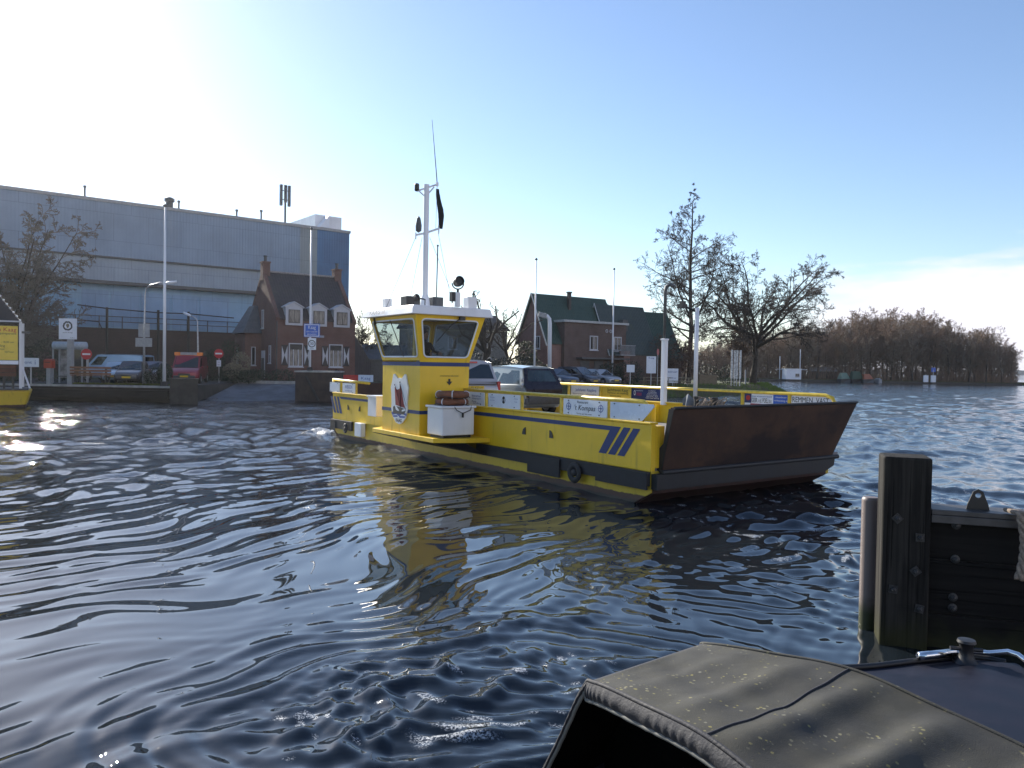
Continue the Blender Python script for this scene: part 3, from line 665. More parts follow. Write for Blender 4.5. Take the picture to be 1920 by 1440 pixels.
rail.build('railing', M['dark_grey'], hall)
pg = MB()
for p in (195, 290, 346): pg.tube([(hs(p), -1.2, 0), (hs(p), -1.2, 6.5)], .12, 6)
pg.tube([(hs(140), -1.2, 6.6), (hs(195), -1.2, 6.4), (hs(290), -1.2, 6.25), (hs(346), -1.2, 6.3), (hs(430), -1.2, 6.1)], .06, 5).tube([(hs(150), -1.2, 5.2), (hs(180), -1.2, 5.1), (hs(186), -1.2, 4.4)], .05, 5)
pg.build('pipe_rack', M['black_paint'], hall)
MB().box(hs(598), SE - .3, 1.5, 9, 16.9, 18.6).build('stair_tower', M['white'], hall)
MB().prism([(hs(598), 1.45, 17), (hs(616), 1.45, 18.5), (hs(616), 1.45, 17)], (0, -1.2, 0)).build('stair_cowl', M['board_white'], hall)
for p, h in ((161, .9), (338, .7), (447, .6), (493, .9)): MB().tube([(hs(p), 1, 16.9), (hs(p), 1, 17.0 + h)], .09, 6).tube([(hs(p), 1, 17 + h), (hs(p), 1, 17.2 + h)], .15, 6).build('vent_pipe', M['dark_grey'], hall)
MB().lathe([(.35, 0), (.35, .8), (.5, .85), (.5, 1.15), (.2, 1.3)], (hs(323), 1.5, 16.9), n=12).build('roof_fan', M['dark_grey'], hall)
s0 = hs(538); an = MB().tube([(s0, 1, 16.9), (s0, 1, 20.9)], .11, 6)
for dx in (-.5, 0, .42): an.box(s0 + dx - .13, s0 + dx + .13, .8, 1.1, 18.9 if dx else 19.3, 21.2)
an.tube([(s0 - .5, 1, 19.6), (s0 + .42, 1, 19.6)], .05, 5).tube([(s0 - .5, 1, 20.6), (s0 + .42, 1, 20.6)], .05, 5)
an.build('antenna_mast', M['dark_grey'], hall)
# ---- brick house with three white dormers
b1 = brick('red_brown_brick', (.145, .058, .042), (.11, .048, .037)); t1 = tiles('dark_roof_tiles', (.035, .03, .032), (.055, .045, .045)); t1b = tiles('slate_tiles', (.07, .085, .10), (.10, .11, .13))
h1 = thing('brick_house', 'dark red brick house with steep tiled roof, three white dormers and hourglass shutters', 'house', (-18.4, 60, 1.0), math.atan2(.57, .82))
gable_shell(0, 6.6, 3.5, 5.0, 8.75, 3.5).build('wall', b1, h1)
rf = gable_roof(.28, 6.32, 3.5, 5.0, 8.75, 3.5, .15, .12).build('roof', t1, h1)
rg = MB()
for k in range(30): rg.tube([(.3 + k * .2, 3.5, 8.95), (.3 + k * .2 + .175, 3.5, 8.95)], [.10, .085], 6)
rg.build('ridge_tiles', mat('pale_ridge_tile', (.28, .27, .27), .6), rf)
for x in (0, 6.32):                                          # raised gable copings
    c = MB()
    for sg in (-1, 1):
        c.prism([(x - .03, 3.5 + sg * 3.68, 4.8), (x - .03, 3.5, 8.77), (x - .03, 3.5, 9.05), (x - .03, 3.5 + sg * 3.68, 5.08)], (.31, 0, 0))
    c.build('gable_coping', b1, h1)
for x, hh in ((.25, 9.6), (6.35, 9.5)):
    ch = MB().box(x - .29, x + .29, 3.15, 3.85, 8.2, hh).box(x - .34, x + .34, 3.09, 3.91, hh + .003, hh + .12).build('chimney', b1, rf)
    MB().lathe([(.13, 0), (.12, .4), (.17, .42), (.15, .5)], (x, 3.5, hh + .12), n=10).build('chimney_pot', M['dark_grey'], rf)
for x in (.75, 2.75, 4.7):
    d = MB().prism([(x, -.16, 4.5), (x + 1.35, -.16, 4.5), (x + 1.35, -.16, 5.9), (x + .675, -.16, 6.25), (x, -.16, 5.9)], (0, 2.2, 0)).build('dormer', M['win_frame'], h1)
    MB().prism([(x - .1, -.24, 5.86), (x + .675, -.24, 6.27), (x + 1.45, -.24, 5.86), (x + 1.45, -.24, 5.95), (x + .675, -.24, 6.37), (x - .1, -.24, 5.95)], (0, 2.3, 0)).build('dormer_roof', M['win_frame'], d)
    wi = MB().box(x + .22, x + 1.13, -.20, -.165, 4.68, 5.72).build('dormer_frame', M['black_paint'], d)
    for k in (0, 1): MB().box(x + .27 + k * .43, x + .65 + k * .43, -.215, -.202, 4.73, 5.67).build('dormer_pane', M['pane_curtain'], d)
for x in (1.05, 4.35):
    window(h1, (x, 0, 1.25), (1, 0, 0), 1.15, 1.85, .08, (3, 1), 'pane_curtain')
    MB().box(x + .05, x + 1.1, -.045, -.03, 2.6, 3.02).build('transom', M['black_paint'], h1)
    for sx in (x - .58, x + 1.23):
        sh = MB().box(sx, sx + .5, -.06, -.002, 1.35, 2.95).build('shutter', M['black_paint'], h1)
        MB().add([(sx + .02, -.066, 1.4), (sx + .25, -.066, 2.15), (sx + .02, -.066, 2.9), (sx + .48, -.066, 1.4), (sx + .48, -.066, 2.9)], [(0, 1, 2), (3, 4, 1)]).build('hourglass', M['win_frame'], sh)
window(h1, (-.0, 3.4, 4.3), (0, -1, 0), .5, 1.5, .09, (1, 1), 'pane'); window(h1, (0, 1.5, 1.5), (0, -1, 0), .5, 1.4, .08, (1, 2), 'pane')
MB().box(-.05, -.001, 2.5, 3.4, .1, 2.5).build('front_door', M['win_frame'], h1)
MB().box(-.07, -.052, 2.62, 3.28, .25, 1.9).build('door_panel', M['dark_grey'], h1)
MB().box(-1.3, 0, 3.6, 6.6, 0, 3.9).build('side_wing', b1, h1)
MB().hexa([(-1.5, 3.4, 3.9), (0, 3.4, 3.9), (0, 6.8, 3.9), (-1.5, 6.8, 3.9)], [(-.3, 4.6, 6.2), (0, 4.6, 6.2), (0, 6.0, 6.2), (-.3, 6.0, 6.2)]).build('wing_roof', t1b, h1)
window(h1, (-1.3, 5.8, 1.3), (0, -1, 0), .4, 1.5, .06, (1, 1)); window(h1, (-.8, 3.6, 1.3), (1, 0, 0), .35, 1.5, .06, (1, 1))
MB().tube([(0.1, -.06, .1), (.1, -.06, 5)], .05, 6).build('downpipe', M['dark_grey'], h1)
MB().add([(6.61, .3, 0), (8.6, 1.2, 0), (8.6, 4.5, 0), (6.61, 4.5, 0), (6.61, .6, 4.3), (8.7, 1.5, 1.7), (8.7, 4.5, 1.7), (6.61, 4.5, 4.3)], [(0, 1, 5, 4), (1, 2, 6, 5), (4, 5, 6, 7)]).build('lean_to', t1, h1)
# ---- green roofed houses on the right
t2 = tiles('green_roof_tiles', (.018, .05, .042), (.028, .065, .052), moss=(.03, .05, .03)); b2 = brick('brown_brick', (.10, .055, .045), (.075, .045, .04)); b2l = brick('reddish_gable_brick', (.24, .12, .095), (.19, .10, .085))
M['bargeboard'] = mat('pale_bargeboard', (.42, .44, .44), .6)
h2 = thing('green_roofed_house', 'brown brick house under a big dark green tiled roof, nearest of the green roofs', 'house', (1.84, 72, 1.0), math.atan2(.57, .82))
gable_shell(0, 8.8, 2.3, 3.9, 8.2).build('wall', b2l, h2)
r2 = gable_roof(-.25, 8.9, 2.3, 3.9, 8.2, 0, .15, .15).build('roof', t2, h2)
bb = MB()
for sg in (-1, 1): bb.prism([(-.3, sg * 2.5, 3.45), (-.3, 0, 8.25), (-.3, 0, 8.45), (-.3, sg * 2.62, 3.5)], (.06, 0, 0))
bb.build('bargeboard', M['bargeboard'], h2)
MB().box(1.6, 9.2, -2.75, -.5, 0, 5.7).build('facade_wall', b2, h2)
MB().box(1.4, 9.4, -2.95, -.9, 5.7, 5.9).build('flat_gutter', M['bargeboard'], h2)
MB().box(3.6, 3.9, -.8, -.5, 7.0, 8.6).box(3.55, 3.95, -.85, -.45, 8.6, 8.72).build('chimney', M['black_paint'], r2)
for x in (4.6, 7.6): window(h2, (x, -2.75, 3.2), (1, 0, 0), 1.0, 1.35, .1, (2, 1), 'pane')
window(h2, (0, -.3, 3.2), (0, -1, 0), .9, 1.2, .1, (2, 1))
for x in (6.7, 7.2): MB().torus((x, -2.77, 5.05), .13, .04, Matrix.Rotation(R(90), 3, 'X'), 14, 6).build('round_vent', M['win_frame'], h2)
MB().box(3.0, 9.0, -3.6, -2.76, 2.35, 2.5).build('canopy', M['dark_grey'], h2)
for x in (3.5, 5.2, 6.8): MB().box(x, x + 1.1, -2.79, -2.752, .1, 2.2).build('garage_door', M['dark_grey'], h2)
bl = MB().box(7.7, 9.6, -3.7, -2.9, 2.75, 2.85)
for k in range(12): bl.box(7.72 + k * .16, 7.76 + k * .16, -3.7, -3.66, 2.85, 3.7)
bl.box(7.7, 9.6, -3.72, -3.64, 3.7, 3.76).build('balcony', M['grey_paint'], h2)
h2b = thing('green_roofed_house', 'middle green roofed house whose narrow peaked gable faces the water', 'house', (8.0, 75.5, 1.0), math.atan2(.57, .82))
gable_shell(0, 6.2, 2.2, 3.0, 7.6).build('wall', b2, h2b); gable_roof(-.15, 6.4, 2.2, 3.0, 7.6, 0, .15, .1).build('roof', tiles('grey_green_tiles', (.025, .045, .045), (.04, .06, .058)), h2b)
bb = MB()
for sg in (-1, 1): bb.prism([(-.2, sg * 2.3, 2.7), (-.2, 0, 7.65), (-.2, 0, 7.85), (-.2, sg * 2.42, 2.7)], (.06, 0, 0))
bb.build('bargeboard', M['bargeboard'], h2b); window(h2b, (0, .45, 2.9), (0, -1, 0), .9, 1.2, .1, (2, 1)); MB().box(2.4, 3.1, -1.35, -.7, 5.2, 6.3).build('skylight', M['dark_grey'], h2b)
MB().box(1.2, 2.0, -2.9, -2.0, 0, 3.2).build('pier', b2l, h2b)
h2c = thing('green_roofed_house', 'rightmost green roofed house half hidden by bare shrubs', 'house', (12.2, 80, 1.0), math.atan2(.5, .86))
gable_shell(0, 4.6, 2.6, 2.6, 7.3).build('wall', b2, h2c); gable_roof(-.15, 4.8, 2.6, 2.6, 7.3, 0, .15, .1).build('roof', t2, h2c)
bb = MB()
for sg in (-1, 1): bb.prism([(-.2, sg * 2.7, 2.35), (-.2, 0, 7.35), (-.2, 0, 7.6), (-.2, sg * 2.84, 2.35)], (.06, 0, 0))
bb.build('bargeboard', M['bargeboard'], h2c)
gh = thing('grey_house', 'plain grey rendered house behind the pollarded trees', 'house', (xat(748, 80), 80, 1), R(6))
MB().box(0, 11.2, 0, 6, 0, 5.2).build('wall', mat('grey_render', (.22, .22, .21), .9, var=.2), gh); MB().prism([(-.3, -.2, 5.2), (11.5, -.2, 5.2), (10.2, 3, 6.9), (.6, 3, 6.9)], (0, 0, .12)).build('roof', t1, gh)
[window(gh, (x, 0, z), (1, 0, 0), 1.0, 1.4, .09, (2, 1)) for x, z in ((1.2, 1), (1.2, 3.2), (8.6, 1), (8.6, 3.2), (5, 3.2))]
# shed with a slate roof behind the wheelhouse
sh = thing('slate_shed', 'low dark shed with a bluish roof between the brick house and the wheelhouse', 'shed', (xat(682, 68), 68, 1), R(10))
MB().box(0, 3.6, 0, 3, 0, 1.9).build('wall', M['dark_grey'], sh); MB().prism([(-.2, -.2, 1.9), (3.8, -.2, 1.9), (3.8, 1.6, 3.2), (-.2, 1.6, 3.2)], (0, 0, .1)).build('roof', t1b, sh)
# ---------------------------------------------------------------- left quay
qw = thing('quay_wall', 'dark timber faced quay wall along the left bank', 'wall', (-400, 47, 0))
MB().box(0, 379.6, -.02, .5, -1, .9).build('facing', wood('wet_timber', (.03, .025, .022), (.05, .042, .035), 0), qw)
MB().box(0, 379.6, -.08, .45, .9, 1.02).build('coping', M['concrete_light'], qw)
MB().box(379.35, 379.62, .5, 10, -1, 1.003).box(386.55, 386.8, 6.2, 10, -1, 1.003).build('return_wall', M['concrete'], qw)
MB().box(362.2, 379.2, -.35, -.03, .25, .75).build('waling', wood('wet_waling', (.028, .024, .022), (.045, .038, .032), 0), qw)
x0, x1 = xat(311, 45), xat(360, 45)
dol = thing('concrete_dolphin', 'square dark concrete mooring block standing in the water at the quay end', 'mooring block', ((x0 + x1) / 2, 45.7, 0), R(23))
hw_ = (x1 - x0) / 2
MB().box(-hw_, hw_, -.5, .5, -1, 1.45).build('block', M['concrete'], dol, bevel=.03); MB().box(-hw_ - .05, hw_ + .05, -.55, .55, 1.453, 1.54).build('cap', M['concrete'], dol)
x0, x1 = xat(553, 51), xat(625, 51)
pr = thing('landing_pier', 'brown steel faced landing pier beside the concrete slipway', 'pier', ((x0 + x1) / 2, 51, 0), R(-3))
hw_ = (x1 - x0) / 2
MB().box(-hw_, hw_, 0, 2.6, -1, 1.95).build('block', mat('rusty_sheet', (.05, .035, .03), .8, var=.5, scale=2, bump=.4), pr, bevel=.02); MB().box(-hw_ - .05, hw_ + .05, -.05, 2.65, 1.953, 2.05).build('cap', M['concrete_light'], pr)
MB().tube([(-.5, -.12, 1.7), (.35, -.14, .1)], .09, 8).build('fender_pole', M['black'], pr)
lw = thing('edge_kerb', 'low pale concrete kerb wall along the top of the slipway', 'kerb', (-20.2, 56.9, 1.0)); MB().box(0, 6.6, 0, .35, -.02, .2).build('kerb_block', M['concrete_light'], lw)
# ---------------------------------------------------------------- the ferry (local x towards the near bow, y across to the far side)
W = 6.3; L0 = -15.57
FERRY = thing('car_ferry', 'yellow open deck car ferry with wheelhouse, mast and raised dark bow ramp', 'ferry', FO, FA)
def nu(px, v=0.0):                                            # photo column -> length along the ferry at breadth v
    k = (px - 960) / FPX; return (k * (14.57 + .5755 * v) - 2.66 - .8178 * v) / (.5755 + .8178 * k)
def nz(px, py, u, v): return zat(px, py, (FO + FU * u + FV * v).y)
def hull_mat():
    g = N('hull_paint'); z = g.xyz()[2]; n = g.noise(3, 5, .65)
    k = g.math('ADD', z, g.math('MULTIPLY', g.math('SUBTRACT', n, .5), .10))
    c = g.mixc(g.ramp(k, .135, .165), (.060, .022, .016), (.60, .43, .035))
    c = g.mixc(g.math('MULTIPLY', g.ramp(g.noise(6, 5, .6, g.vec((1, 1, .15))), .54, .75), .5), c, (.09, .06, .03))
    c = g.mixc(g.ramp(k, .07, .02), c, (.02, .016, .012)); g.bump(g.noise(2, 3), .12, .03); return g.fin(c, .45)
HM = MB().prism([(0, .0, .64), (0, .0, .24), (-.6, 0, -.10), (-1.7, 0, -.45), (-13.9, 0, -.45), (-15.1, 0, .1), (L0, 0, .34), (L0, 0, .64)], (0, W, 0))
for _m in (HM,): _m.v = [(x, (W - .55 if x > -1.2 and y > 1 else y), z) for x, y, z in _m.v]
HM.build('hull', hull_mat(), FERRY)
MB().box(L0 + .02, -.05, .1, W - .1, .642, .70).box(L0 + .02, -.3, .1, W - .1, .98, 1.0).build('deck', M['deck'], FERRY)
# bulwarks
bw = MB()
bw.box(L0, 0, -.02, .10, .641, 1.53).box(L0, -.4, W - .10, W + .02, .641, 1.57)
bw.box(L0, 0, -.05, .16, 1.53, 1.575).box(L0, -.4, W - .16, W + .05, 1.57, 1.615)
for k in range(12):
    u = L0 + .7 + k * 1.29; bw.box(u, u + .03, .10, .26, 1.0, 1.53).box(u, u + .03, W - .26, W - .10, 1.0, 1.53)
bw.box(-.22, .0, .10, .34, .7, 1.5).box(L0, L0 + .2, .10, .34, .7, 1.5)
bw.build('bulwark', M['yellow'], FERRY, bevel=.012)
# black belting low on the sides
rb_ = MB().box(nu(900), -.004, -.09, -.021, .37, .635).box(nu(1000), nu(1060), -.14, -.091, .2, .6).box(nu(1128), 0, -.13, -.091, .30, .62)
rb_.box(L0, nu(664), -.09, -.021, .33, .635).box(L0 - .02, nu(634), -.10, -.091, .25, .62)
rb_.box(L0, -1.3, W + .021, W + .09, .35, .63); rb_.build('rubbing_strake', M['black'], FERRY, bevel=.02)
def tyre(u, z, r):
    MB().torus((u, -.15, z), r * .70, r * .30, Matrix.Diagonal((1, .5, 1)) @ Matrix.Rotation(R(90), 3, 'X'), 26, 10).lathe([(r * .35, -.02), (r * .35, .02)], (u, -.16, z), Matrix.Rotation(R(90), 3, 'X'), 16).build('tyre_fender', M['black'], FERRY, True)
    
tyre(nu(1090), .38, .22); tyre(nu(656), .40, .17)
for px in (986, 1037, 655, 676):
    u = nu(px); f = -1 if px in (986, 676) else 1
    MB().prism([(u - .06 * f, -.024, 1.02)] + [(u - .06 * f + .13 * f * math.sin(a), -.024, 1.02 + .17 * math.cos(a) ** 1) for a in (0, .4, .8, 1.2, 1.57)], (0, -.012, 0)).build('scupper', M['black_paint'], FERRY)
# blue stripes
y0 = -.026
def strip(pts): MB().poly([(u, y0, z) for u, z in pts]).build('stripe', M['blue_stripe'], FERRY)
ua, ub, uc = nu(1148), nu(1168), nu(1188)
strip([(nu(870), 1.34), (nu(1147), 1.34), (nu(1150.5), 1.43), (nu(870), 1.43)])
for (t0, t1, b0, b1) in ((1150.5, 1167.5, 1126.5, 1140.5), (1173, 1186, 1144, 1157.5), (1191, 1204, 1161.5, 1175)):
    strip([(nu(b0), .86), (nu(b1), .86), (nu(t1), 1.43), (nu(t0), 1.43)])
strip([(nu(641), 1.36), (nu(700), 1.36), (nu(700), 1.44), (nu(637), 1.44)])
for (t0, t1, b0, b1) in ((621, 625, 628, 632.2), (627, 631, 634, 638), (633, 637, 639, 643.5)): strip([(nu(b0), .86), (nu(b1), .86), (nu(t1), 1.43), (nu(t0), 1.43)])
# rails
ZR = 1.96
def rail_part(pts, v, name='handrail'): return MB().tube([(u, v, z) for u, z in pts], .045, 10).build(name, M['yellow_sun'], FERRY, True)
rail_part([(-6.84, ZR), (-.55, ZR), (-.28, ZR - .01), (-.16, ZR - .07), (-.32, 1.57)], .04)
rail_part([(L0 - .12, ZR + .05), (nu(690), ZR)], .04); rail_part([(L0 - .12, ZR + .05), (L0 + .08, 1.57)], .04)
ZF = 2.02; UE = -.2
rail_part([(L0 + .2, ZF), (UE - .25, ZF), (UE - .06, ZF - .06), (UE, ZF - .17), (UE, 1.6)], W - .04)
def posts(pxs, v, px=True, zt=None):
    for p in pxs:
        u = nu(p, v) if px else p; MB().box(u - .035, u + .035, v - .03, v + .03, 1.57, (zt or ZR) - .02).build('rail_post', M['yellow_sun'], FERRY)
posts((912, 979, 1054, 1142), .04); posts((640, 668), .04); posts((1067, 1127, 1181, 1393, 1481), W - .04, True, ZF)
# boards on the rails, with their lettering
def board(u0, u1, v, m, rows, z0=1.585, z1=1.915, outline=None, name='sign_board', studs=True, mk=None):
    pts = outline or [(u0, z0), (u1, z0), (u1, z1), (u0, z1)]
    b = MB().prism([(u, v, z) for u, z in pts], (0, .02, 0)).build(name, M[m], FERRY)
    yy = v - .004; by = {}
    for (s, cu, cz, size, ink, wdt, sh) in rows:
        by.setdefault(ink, MB()).text(s, (u0 + (u1 - u0) * cu, yy, z0 + (z1 - z0) * cz), (1, 0, 0), (0, 0, 1), size, shear=sh, width=wdt)
    for ink, t in by.items(): t.build('lettering', M[ink], b)
    if studs:
        for cu in (.13, .84):
            for cz in (.1, .9): MB().lathe([(.014, 0), (.012, .012)], (u0 + (u1 - u0) * cu, yy, z0 + (z1 - z0) * cz), Matrix.Rotation(R(90), 3, 'X'), 8).build('bolt', M['dark_grey'], b)
    if mk: mk(b, u0, u1, z0, z1, yy)
    return b
VN = -.012
board(nu(872), nu(909), VN, 'board_white', [('Bootverhuur', .62, .72, .07, 'ink_blue', .42, 0), ('Watersport', .62, .52, .06, 'ink_blue', .42, 0), ('Kaag', .5, .3, .05, 'ink_blue', .2, 0), ('info', .65, .16, .05, 'ink_blue', .36, 0)])
def emblem_ring(b, u0, u1, z0, z1, yy):
    c = ((u0 + u1) / 2, yy + .001, z0 + .19); g = MB(); rot = Matrix.Rotation(R(90), 3, 'X')
    g.torus(c, .075, .012, rot @ Matrix.Diagonal((.8, 1, .3)), 20, 6).poly([(c[0] + .035 * math.cos(a), yy, c[2] + .045 + .035 * math.sin(a)) for a in [i * .524 for i in range(12)]])
    g.poly([(c[0] - .03, yy, c[2] - .06), (c[0] + .03, yy, c[2] - .06), (c[0] + .012, yy, c[2] + .02), (c[0] - .012, yy, c[2] + .02)]); g.build('emblem', M['ink'], b)
board(nu(917), nu(976), VN, 'board_white', [('recreatie', .13, .72, .028, 'ink_blue', .2, 0), ('jachthaven', .13, .5, .028, 'ink_blue', .2, 0), ('camping', .88, .72, .028, 'ink_blue', .16, 0), ('Kaag', .88, .5, .028, 'ink_blue', .1, 0)], mk=emblem_ring)
def compass(b, u0, u1, z0, z1, yy):
    g = MB()
    for cu in (.13, .87):
        cx = u0 + (u1 - u0) * cu; cz = z0 + (z1 - z0) * .52; rot = Matrix.Rotation(R(90), 3, 'X')
        g.torus((cx, yy, cz), .07, .008, rot @ Matrix.Diagonal((1, 1, .3)), 18, 5, R(180) if 0 else 0, R(360))
        for a, l in ((0, .13), (90, .10), (180, .13), (270, .10)):
            d = Vector((math.sin(R(a)), 0, math.cos(R(a)))); n = Vector((d.z, 0, -d.x)) * .010; c = Vector((cx, yy - .001, cz)); g.poly([c - n, c + d * l, c + n])
    g.build('compass_rose', M['ink_blue'], b)
board(nu(1058), nu(1139.5), VN, 'board_white', [('Restaurant', .46, .83, .075, 'ink', .34, 0), ("'t Kompas", .5, .47, .155, 'ink', .66, .25), ('Terras aan het water', .5, .1, .045, 'ink', .5, 0)], mk=compass)
ux = nu(1236); board(nu(1146), nu(1212), VN, 'board_sky', [], outline=[(nu(1146), 1.585), (nu(1206), 1.585), (nu(1228), 1.87), (nu(1226), 1.915), (nu(1146), 1.915)])
board(nu(619), nu(637), VN, 'board_white', []); board(nu(643), nu(666), VN, 'board_white', [('AVEROON', .5, .62, .17, 'ink_blue', .62, 0), ('jachtbouw', .5, .25, .09, 'ink_blue', .6, .2)])
VF = W - .03; BZ = dict(z0=1.635, z1=1.975)
board(nu(1071, VF), nu(1122.5, VF), VF, 'board_white', [('Jachthaven  Kaagdorp', .55, .58, .13, 'ink_blue', 1.05, 0), ('Bootverhuur    sleephelling', .5, .2, .06, 'ink_blue', 1.2, 0)], studs=False, **BZ)
board(nu(1129, VF), nu(1178.5, VF), VF, 'board_yellow', [('Jachthaven Kaag', .6, .74, .14, 'ink', .95, 0), ('verhuur en stalling', .6, .46, .08, 'ink', .95, 0), ('winterberging', .52, .2, .07, 'ink', .5, 0)], studs=False, **BZ)
def drop(b, u0, u1, z0, z1, yy):
    cx = u0 + .13; cz = z0 + .2
    MB().torus((cx, yy, cz), .05, .012, Matrix.Rotation(R(90), 3, 'X') @ Matrix.Diagonal((.7, 1.3, .3)), 14, 5).build('emblem', M['ink_white'], b)
    MB().box(cx + .08, cx + .3, yy - .002, yy, cz - .08, cz + .01).build('red_mark', M['ink_purple'], b)
board(nu(1185, VF), nu(1244, VF), VF, 'board_navy', [('installatie', .25, .8, .05, 'ink_white', .3, 0)] + [(s, .66, .84 - i * .13, .045, 'ink_white', .3 + .05 * i, 0) for i, s in enumerate(('loodgieter', 'verwarming', 'sanitair', 'elektra en gas', 'dakwerk, zink', 'onderhoud, storing'))], studs=False, **BZ, mk=drop)
u0, u1 = nu(1397, VF), nu(1480, VF)
def builder_board(b, u0, u1, z0, z1, yy):
    w = u1 - u0; MB().box(u0, u0 + w * .16, yy - .001, yy + .002, z0 + .10, z1).build('navy_field', M['board_navy'], b)
    MB().poly([(u0 + w * .085 + .07 * math.cos(a), yy - .003, z0 + .23 + .07 * math.sin(a)) for a in [i * .524 for i in range(12)]]).build('red_mark', M['ink_red'], b)
    MB().box(u0 + w * .66, u0 + w, yy - .001, yy + .002, z0 + .08, z1).build('blue_field', M['board_blue'], b)
    MB().box(u0 + w * .14, u0 + w * .62, yy - .001, yy + .002, z0 - .08, z0 + .085).build('red_field', M['ink_red'], b)
    MB().text('aannemer', (u0 + w * .37, yy - .004, z0 + .02), (1, 0, 0), (0, 0, 1), .08).build('lettering', M['ink_white'], b)
    t = MB()
    for i, s in enumerate(('nieuwbouw', 'verbouwing en', 'onderhoud')): t.text(s, (u0 + w * .83, yy - .004, z1 - .06 - i * .085), (1, 0, 0), (0, 0, 1), .07)
    t.build('lettering', M['ink_white'], b)
board(u0, u1, VF, 'board_white', [('bouw- en aannemersbedrijf', .40, .82, .06, 'ink_blue', .62, 0), ('GEBR. v.d. POEL b.v.', .40, .5, .17, 'ink', .62, 0)], studs=False, **BZ, mk=builder_board)
board(nu(1485, VF), nu(1563, VF), VF, 'board_white', [('REMMEN  VAST', .46, .70, .19, 'ink', 1.0, 0), ('MOTOR AFZETTEN', .5, .14, .12, 'ink', 1.0, 0)], studs=False, **BZ)
# ramps
def rust():
    g = N('rusty_ramp_plate'); f = g.ramp(g.noise(1.1, 6, .65), .32, .68); c = g.mixc(f, (.036, .017, .011), (.072, .035, .019))
    c = g.mixc(g.ramp(g.noise(.8, 4, .6, g.vec((1, .5, 1))), .5, .62), c, (.018, .009, .008))
    c = g.mixc(g.math('MULTIPLY', g.ramp(g.noise(9, 5, .7, g.vec((1, 1, .2))), .55, .75), .6), c, (.02, .017, .016)); g.bump(g.noise(5, 6, .7), .35, .015); return g.fin(c, .75)
M['rust'] = rust(); M['ramp_dark'] = mat('dark_ramp_steel', (.018, .019, .021), .6, var=.4, scale=4, bump=.25)
def ramp(name, s, ub):
    P = lambda du, v, z: (ub + s * du, v, z)
    lo = [P(.06, .22, .60), P(.06, 5.72, .60), P(.40, 6.2, 1.88), P(.36, .2, 1.85)]
    if s < 0: lo = lo[::-1]
    rp = MB().prism(lo, (-s * .09, 0, .02)).build(name, M['rust'], FERRY)
    for v in (.2, 5.72):
        MB().prism([P(.05, v, .60), P(.345, v + (.5 if v > 1 else 0), 1.84), P(.22, v + (.5 if v > 1 else 0), 1.84), P(.10, v, 1.18), P(-.06, v, 1.02), P(-.12, v, .70)], (0, .05, 0)).build('side_flange', M['ramp_dark'], rp)
    MB().tube([P(.36, .2, 1.86), P(.40, 6.2, 1.89)], .03, 8).build('top_edge', M['ramp_dark'], rp)
    MB().prism([P(.0, 0, .31), P(.0, W - .95, .31), P(.0, W - .58, .44), P(.0, W - .55, .60), P(.0, 0, .60)], (s * .16, 0, 0)).build('bow_fender', M['ramp_dark'], FERRY)
    MB().prism([P(.0, .03, .305), P(.0, .03, .22), P(-.55, .03, -.10), P(-.55, .03, .305)], (0, W - .70, 0)).move(Matrix.Translation((s * .012, 0, 0))).build('forefoot', mat('red_brown_antifouling', (.045, .018, .014), .7, var=.4, scale=4), FERRY)
    MB().tube([P(.13, .15, .63), P(.13, 5.9, .63)], .05, 10).build('hinge', M['ramp_dark'], rp)
ramp('bow_ramp', 1, 0); ramp('stern_ramp', -1, L0)
# sponson that carries the wheelhouse
pl = [(-10.6, 0), (-9.9, -.75), (-9.4, -1.36), (-5.95, -1.36), (-5.6, -.65), (-5.5, -.02)]
MB().prism([(u, v, .70) for u, v in pl], (0, 0, .11)).build('sponson', M['yellow'], FERRY, bevel=.01)
inn = [(-10.3, -.03), (-9.4, -.03), (-8.5, -.03), (-6.6, -.03), (-5.9, -.03), (-5.3, -.03)]
MB().add([(u, v, .69) for u, v in pl[1:-1]] + [(-9.6, -.03, .36), (-9.0, -.03, .36), (-6.3, -.03, .36), (-5.5, -.03, .36)], [(0, 1, 5, 4), (1, 2, 6, 5), (2, 3, 7, 6), (0, 3, 2, 1)]).build('sponson_skirt', M['black_paint'], FERRY)  # the black shadow under the sponson is put into this colour
MB().box(nu(676), nu(688), -.2, -.03, .22, .66).build('fender_block', M['board_white'], FERRY, bevel=.02)
